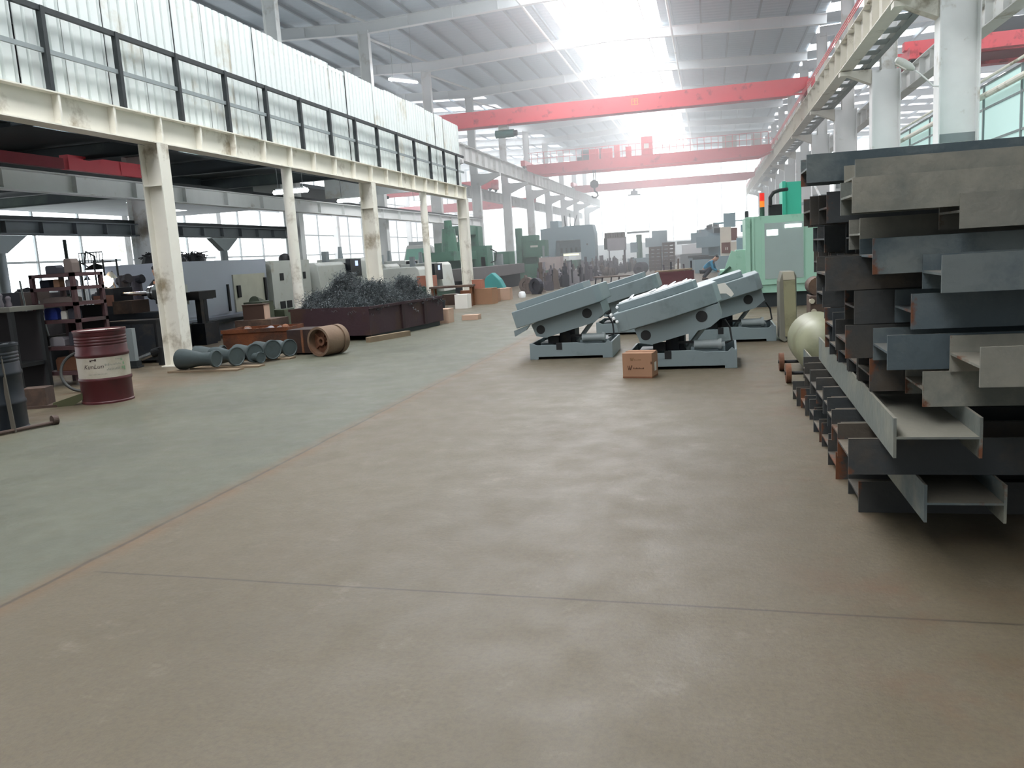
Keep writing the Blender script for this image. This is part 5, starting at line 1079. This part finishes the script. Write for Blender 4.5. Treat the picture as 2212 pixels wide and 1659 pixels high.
def person(label, loc, rz, lean, shirt, trous, cap, reach, hz=.93):
    """figure facing local -y; lean = forward bend of the trunk in radians, reach = hand targets"""
    o = thing('person', label, 'person', loc, rz)
    def T(z, f=0):                               # a point on the bent trunk, z above the hips, f forward
        return (-(z*math.sin(lean))-f*math.cos(lean), hz+z*math.cos(lean)-f*math.sin(lean))
    P = lambda x, z, f=0: (x, *T(z, f))
    hip = (0, 0, hz); J = [(*hip, .13, .1), (*P(0,.2), .13, .1), (*P(0,.42), .16, .11), (*P(0,.54), .07, .07), (*P(0,.64,.02), .075, .085), (*P(0,.73,.02), .085, .1), (*P(0,.8,.01), .06, .07), (*P(0,.66,.12), .016, .016)]
    Ed = [(0,1),(1,2),(2,3),(3,4),(4,5),(5,6),(4,7)]
    arms = []
    for s in (-1, 1):
        sh = P(s*.19,.47); hd = reach[0 if s < 0 else 1]; el = ((sh[0]+hd[0])/2+s*.07, (sh[1]+hd[1])/2+.06, (sh[2]+hd[2])/2-.1)
        i = len(J); J += [(*sh,.06),(*el,.045),(*hd,.03)]; Ed += [(2,i),(i,i+1),(i+1,i+2)]; arms.append((sh, el, hd))
        d = (Vector(hd)-Vector(el)).normalized(); sd = Vector((1,0,0))
        for q in range(4):
            i2 = len(J); a = Vector(hd)+d*.05+sd*(.018*(q-1.5)); b_ = a+d*(.06,.07,.065,.05)[q]+Vector((0,0,-.02)); J += [(*a,.011),(*b_,.008)]; Ed += [(i+2,i2),(i2,i2+1)]
        i2 = len(J); a = Vector(hd)+sd*(-s*.035)+d*.02; J += [(*a,.012),(*(a+d*.045),.009)]; Ed += [(i+2,i2),(i2,i2+1)]
    legs = []
    for s in (-1, 1):
        i = len(J); k = (s*.11, -.04, .5) if hz > .8 else (s*.16, -.36, .5); f = (s*.12, .02, .09); J += [(s*.09,0,hz-.07,.085),(*k,.06),(*f,.042),(s*.13,-.1,.05,.035)]; Ed += [(0,i),(i,i+1),(i+1,i+2),(i+2,i+3)]; legs.append((k, f))
    skin_mesh('body', J, Ed, SKIN, o, 1)
    S = [(0,0,hz-.03,.15,.12),(*P(0,.2),.15,.125),(*P(0,.42),.175,.13),(*P(0,.52),.09,.085)]; Se = [(0,1),(1,2),(2,3)]
    for (sh, el, hd) in arms:
        i = len(S); w_ = tuple(e+(h_-e)*.85 for e, h_ in zip(el, hd)); S += [(*sh,.075),(*el,.06),(*w_,.045)]; Se += [(2,i),(i,i+1),(i+1,i+2)]
    skin_mesh('work_shirt', S, Se, shirt, o, 1)
    Tm = [(0,0,hz+.02,.145,.115)]; Te = []
    for (k, f), s in zip(legs, (-1, 1)):
        i = len(Tm); Tm += [(s*.095,-.0,hz-.09,.1),(*k,.08),(*f,.065)]; Te += [(0,i),(i,i+1),(i+1,i+2)]
    skin_mesh('trousers', Tm, Te, trous, o, 1)
    for (k, f), s in zip(legs, (-1, 1)): skin_mesh('shoe', [(s*.12,.05,.05,.05,.045),(s*.125,-.05,.045,.05,.04),(s*.13,-.16,.035,.045,.03)], [(0,1),(1,2)], SHOE, o, 1)
    skin_mesh('cap' if cap else 'hair', [(*P(0,.7,-.015),.09,.1),(*P(0,.79,-.01),.085,.095),(*P(0,.83,-.0),.05,.06)]+([(*P(0,.77,.12),.05,.02)] if cap else []), [(0,1),(1,2)]+([(1,3)] if cap else []), NAVY if cap else HAIR, o, 1)
    for s in (-1, 1):
        MB().lathe([(.004,-.004),(.012,0),(.004,.004)], 8).at(0,0,0).build('eye', PAPER, o).location = P(s*.032,.685,.105)
    return o
person('worker in dark navy clothes and cap leaning over the dark lathe beside the cream post', (-10.0, 13.8, 0), R(-12), .3, NAVY, NAVY, True, ((-.25,-.5,1.18),(.22,-.52,1.12)))
person('worker in a blue shirt squatting far down the aisle before the mint machine', (-.3, 35.2, 0), R(80), .85, SHIRT, TROUS, False, ((-.15,-.62,.35),(.2,-.6,.3)), .42)

# ---------------------------------------------------------------- scattering volumes added to stand in for glare
def haze(name, label, dens, aniso, *bx):
    vm = bpy.data.materials.new(name); vm.use_nodes = True; nt = vm.node_tree
    nt.nodes.remove(nt.nodes['Principled BSDF']); v = nt.nodes.new('ShaderNodeVolumeScatter')
    v.inputs['Color'].default_value = (.97, .99, 1, 1); v.inputs['Density'].default_value = dens; v.inputs['Anisotropy'].default_value = aniso
    nt.links.new(v.outputs[0], nt.nodes['Material Output'].inputs['Volume'])
    o = MB().b(*bx).build(name, vm); tag(o, label, 'haze', kind='stuff')
haze('dust_haze', 'bright dusty haze hanging over the far half of the hall', 0.026, .55, XLL-2, XRR+2, 27, Y1+3, -1, 15)
haze('roof_haze', 'thin bright haze hanging under the roof', 0.014, .3, XLL-2, XRR+2, -1, 26.99, 6.4, 15)
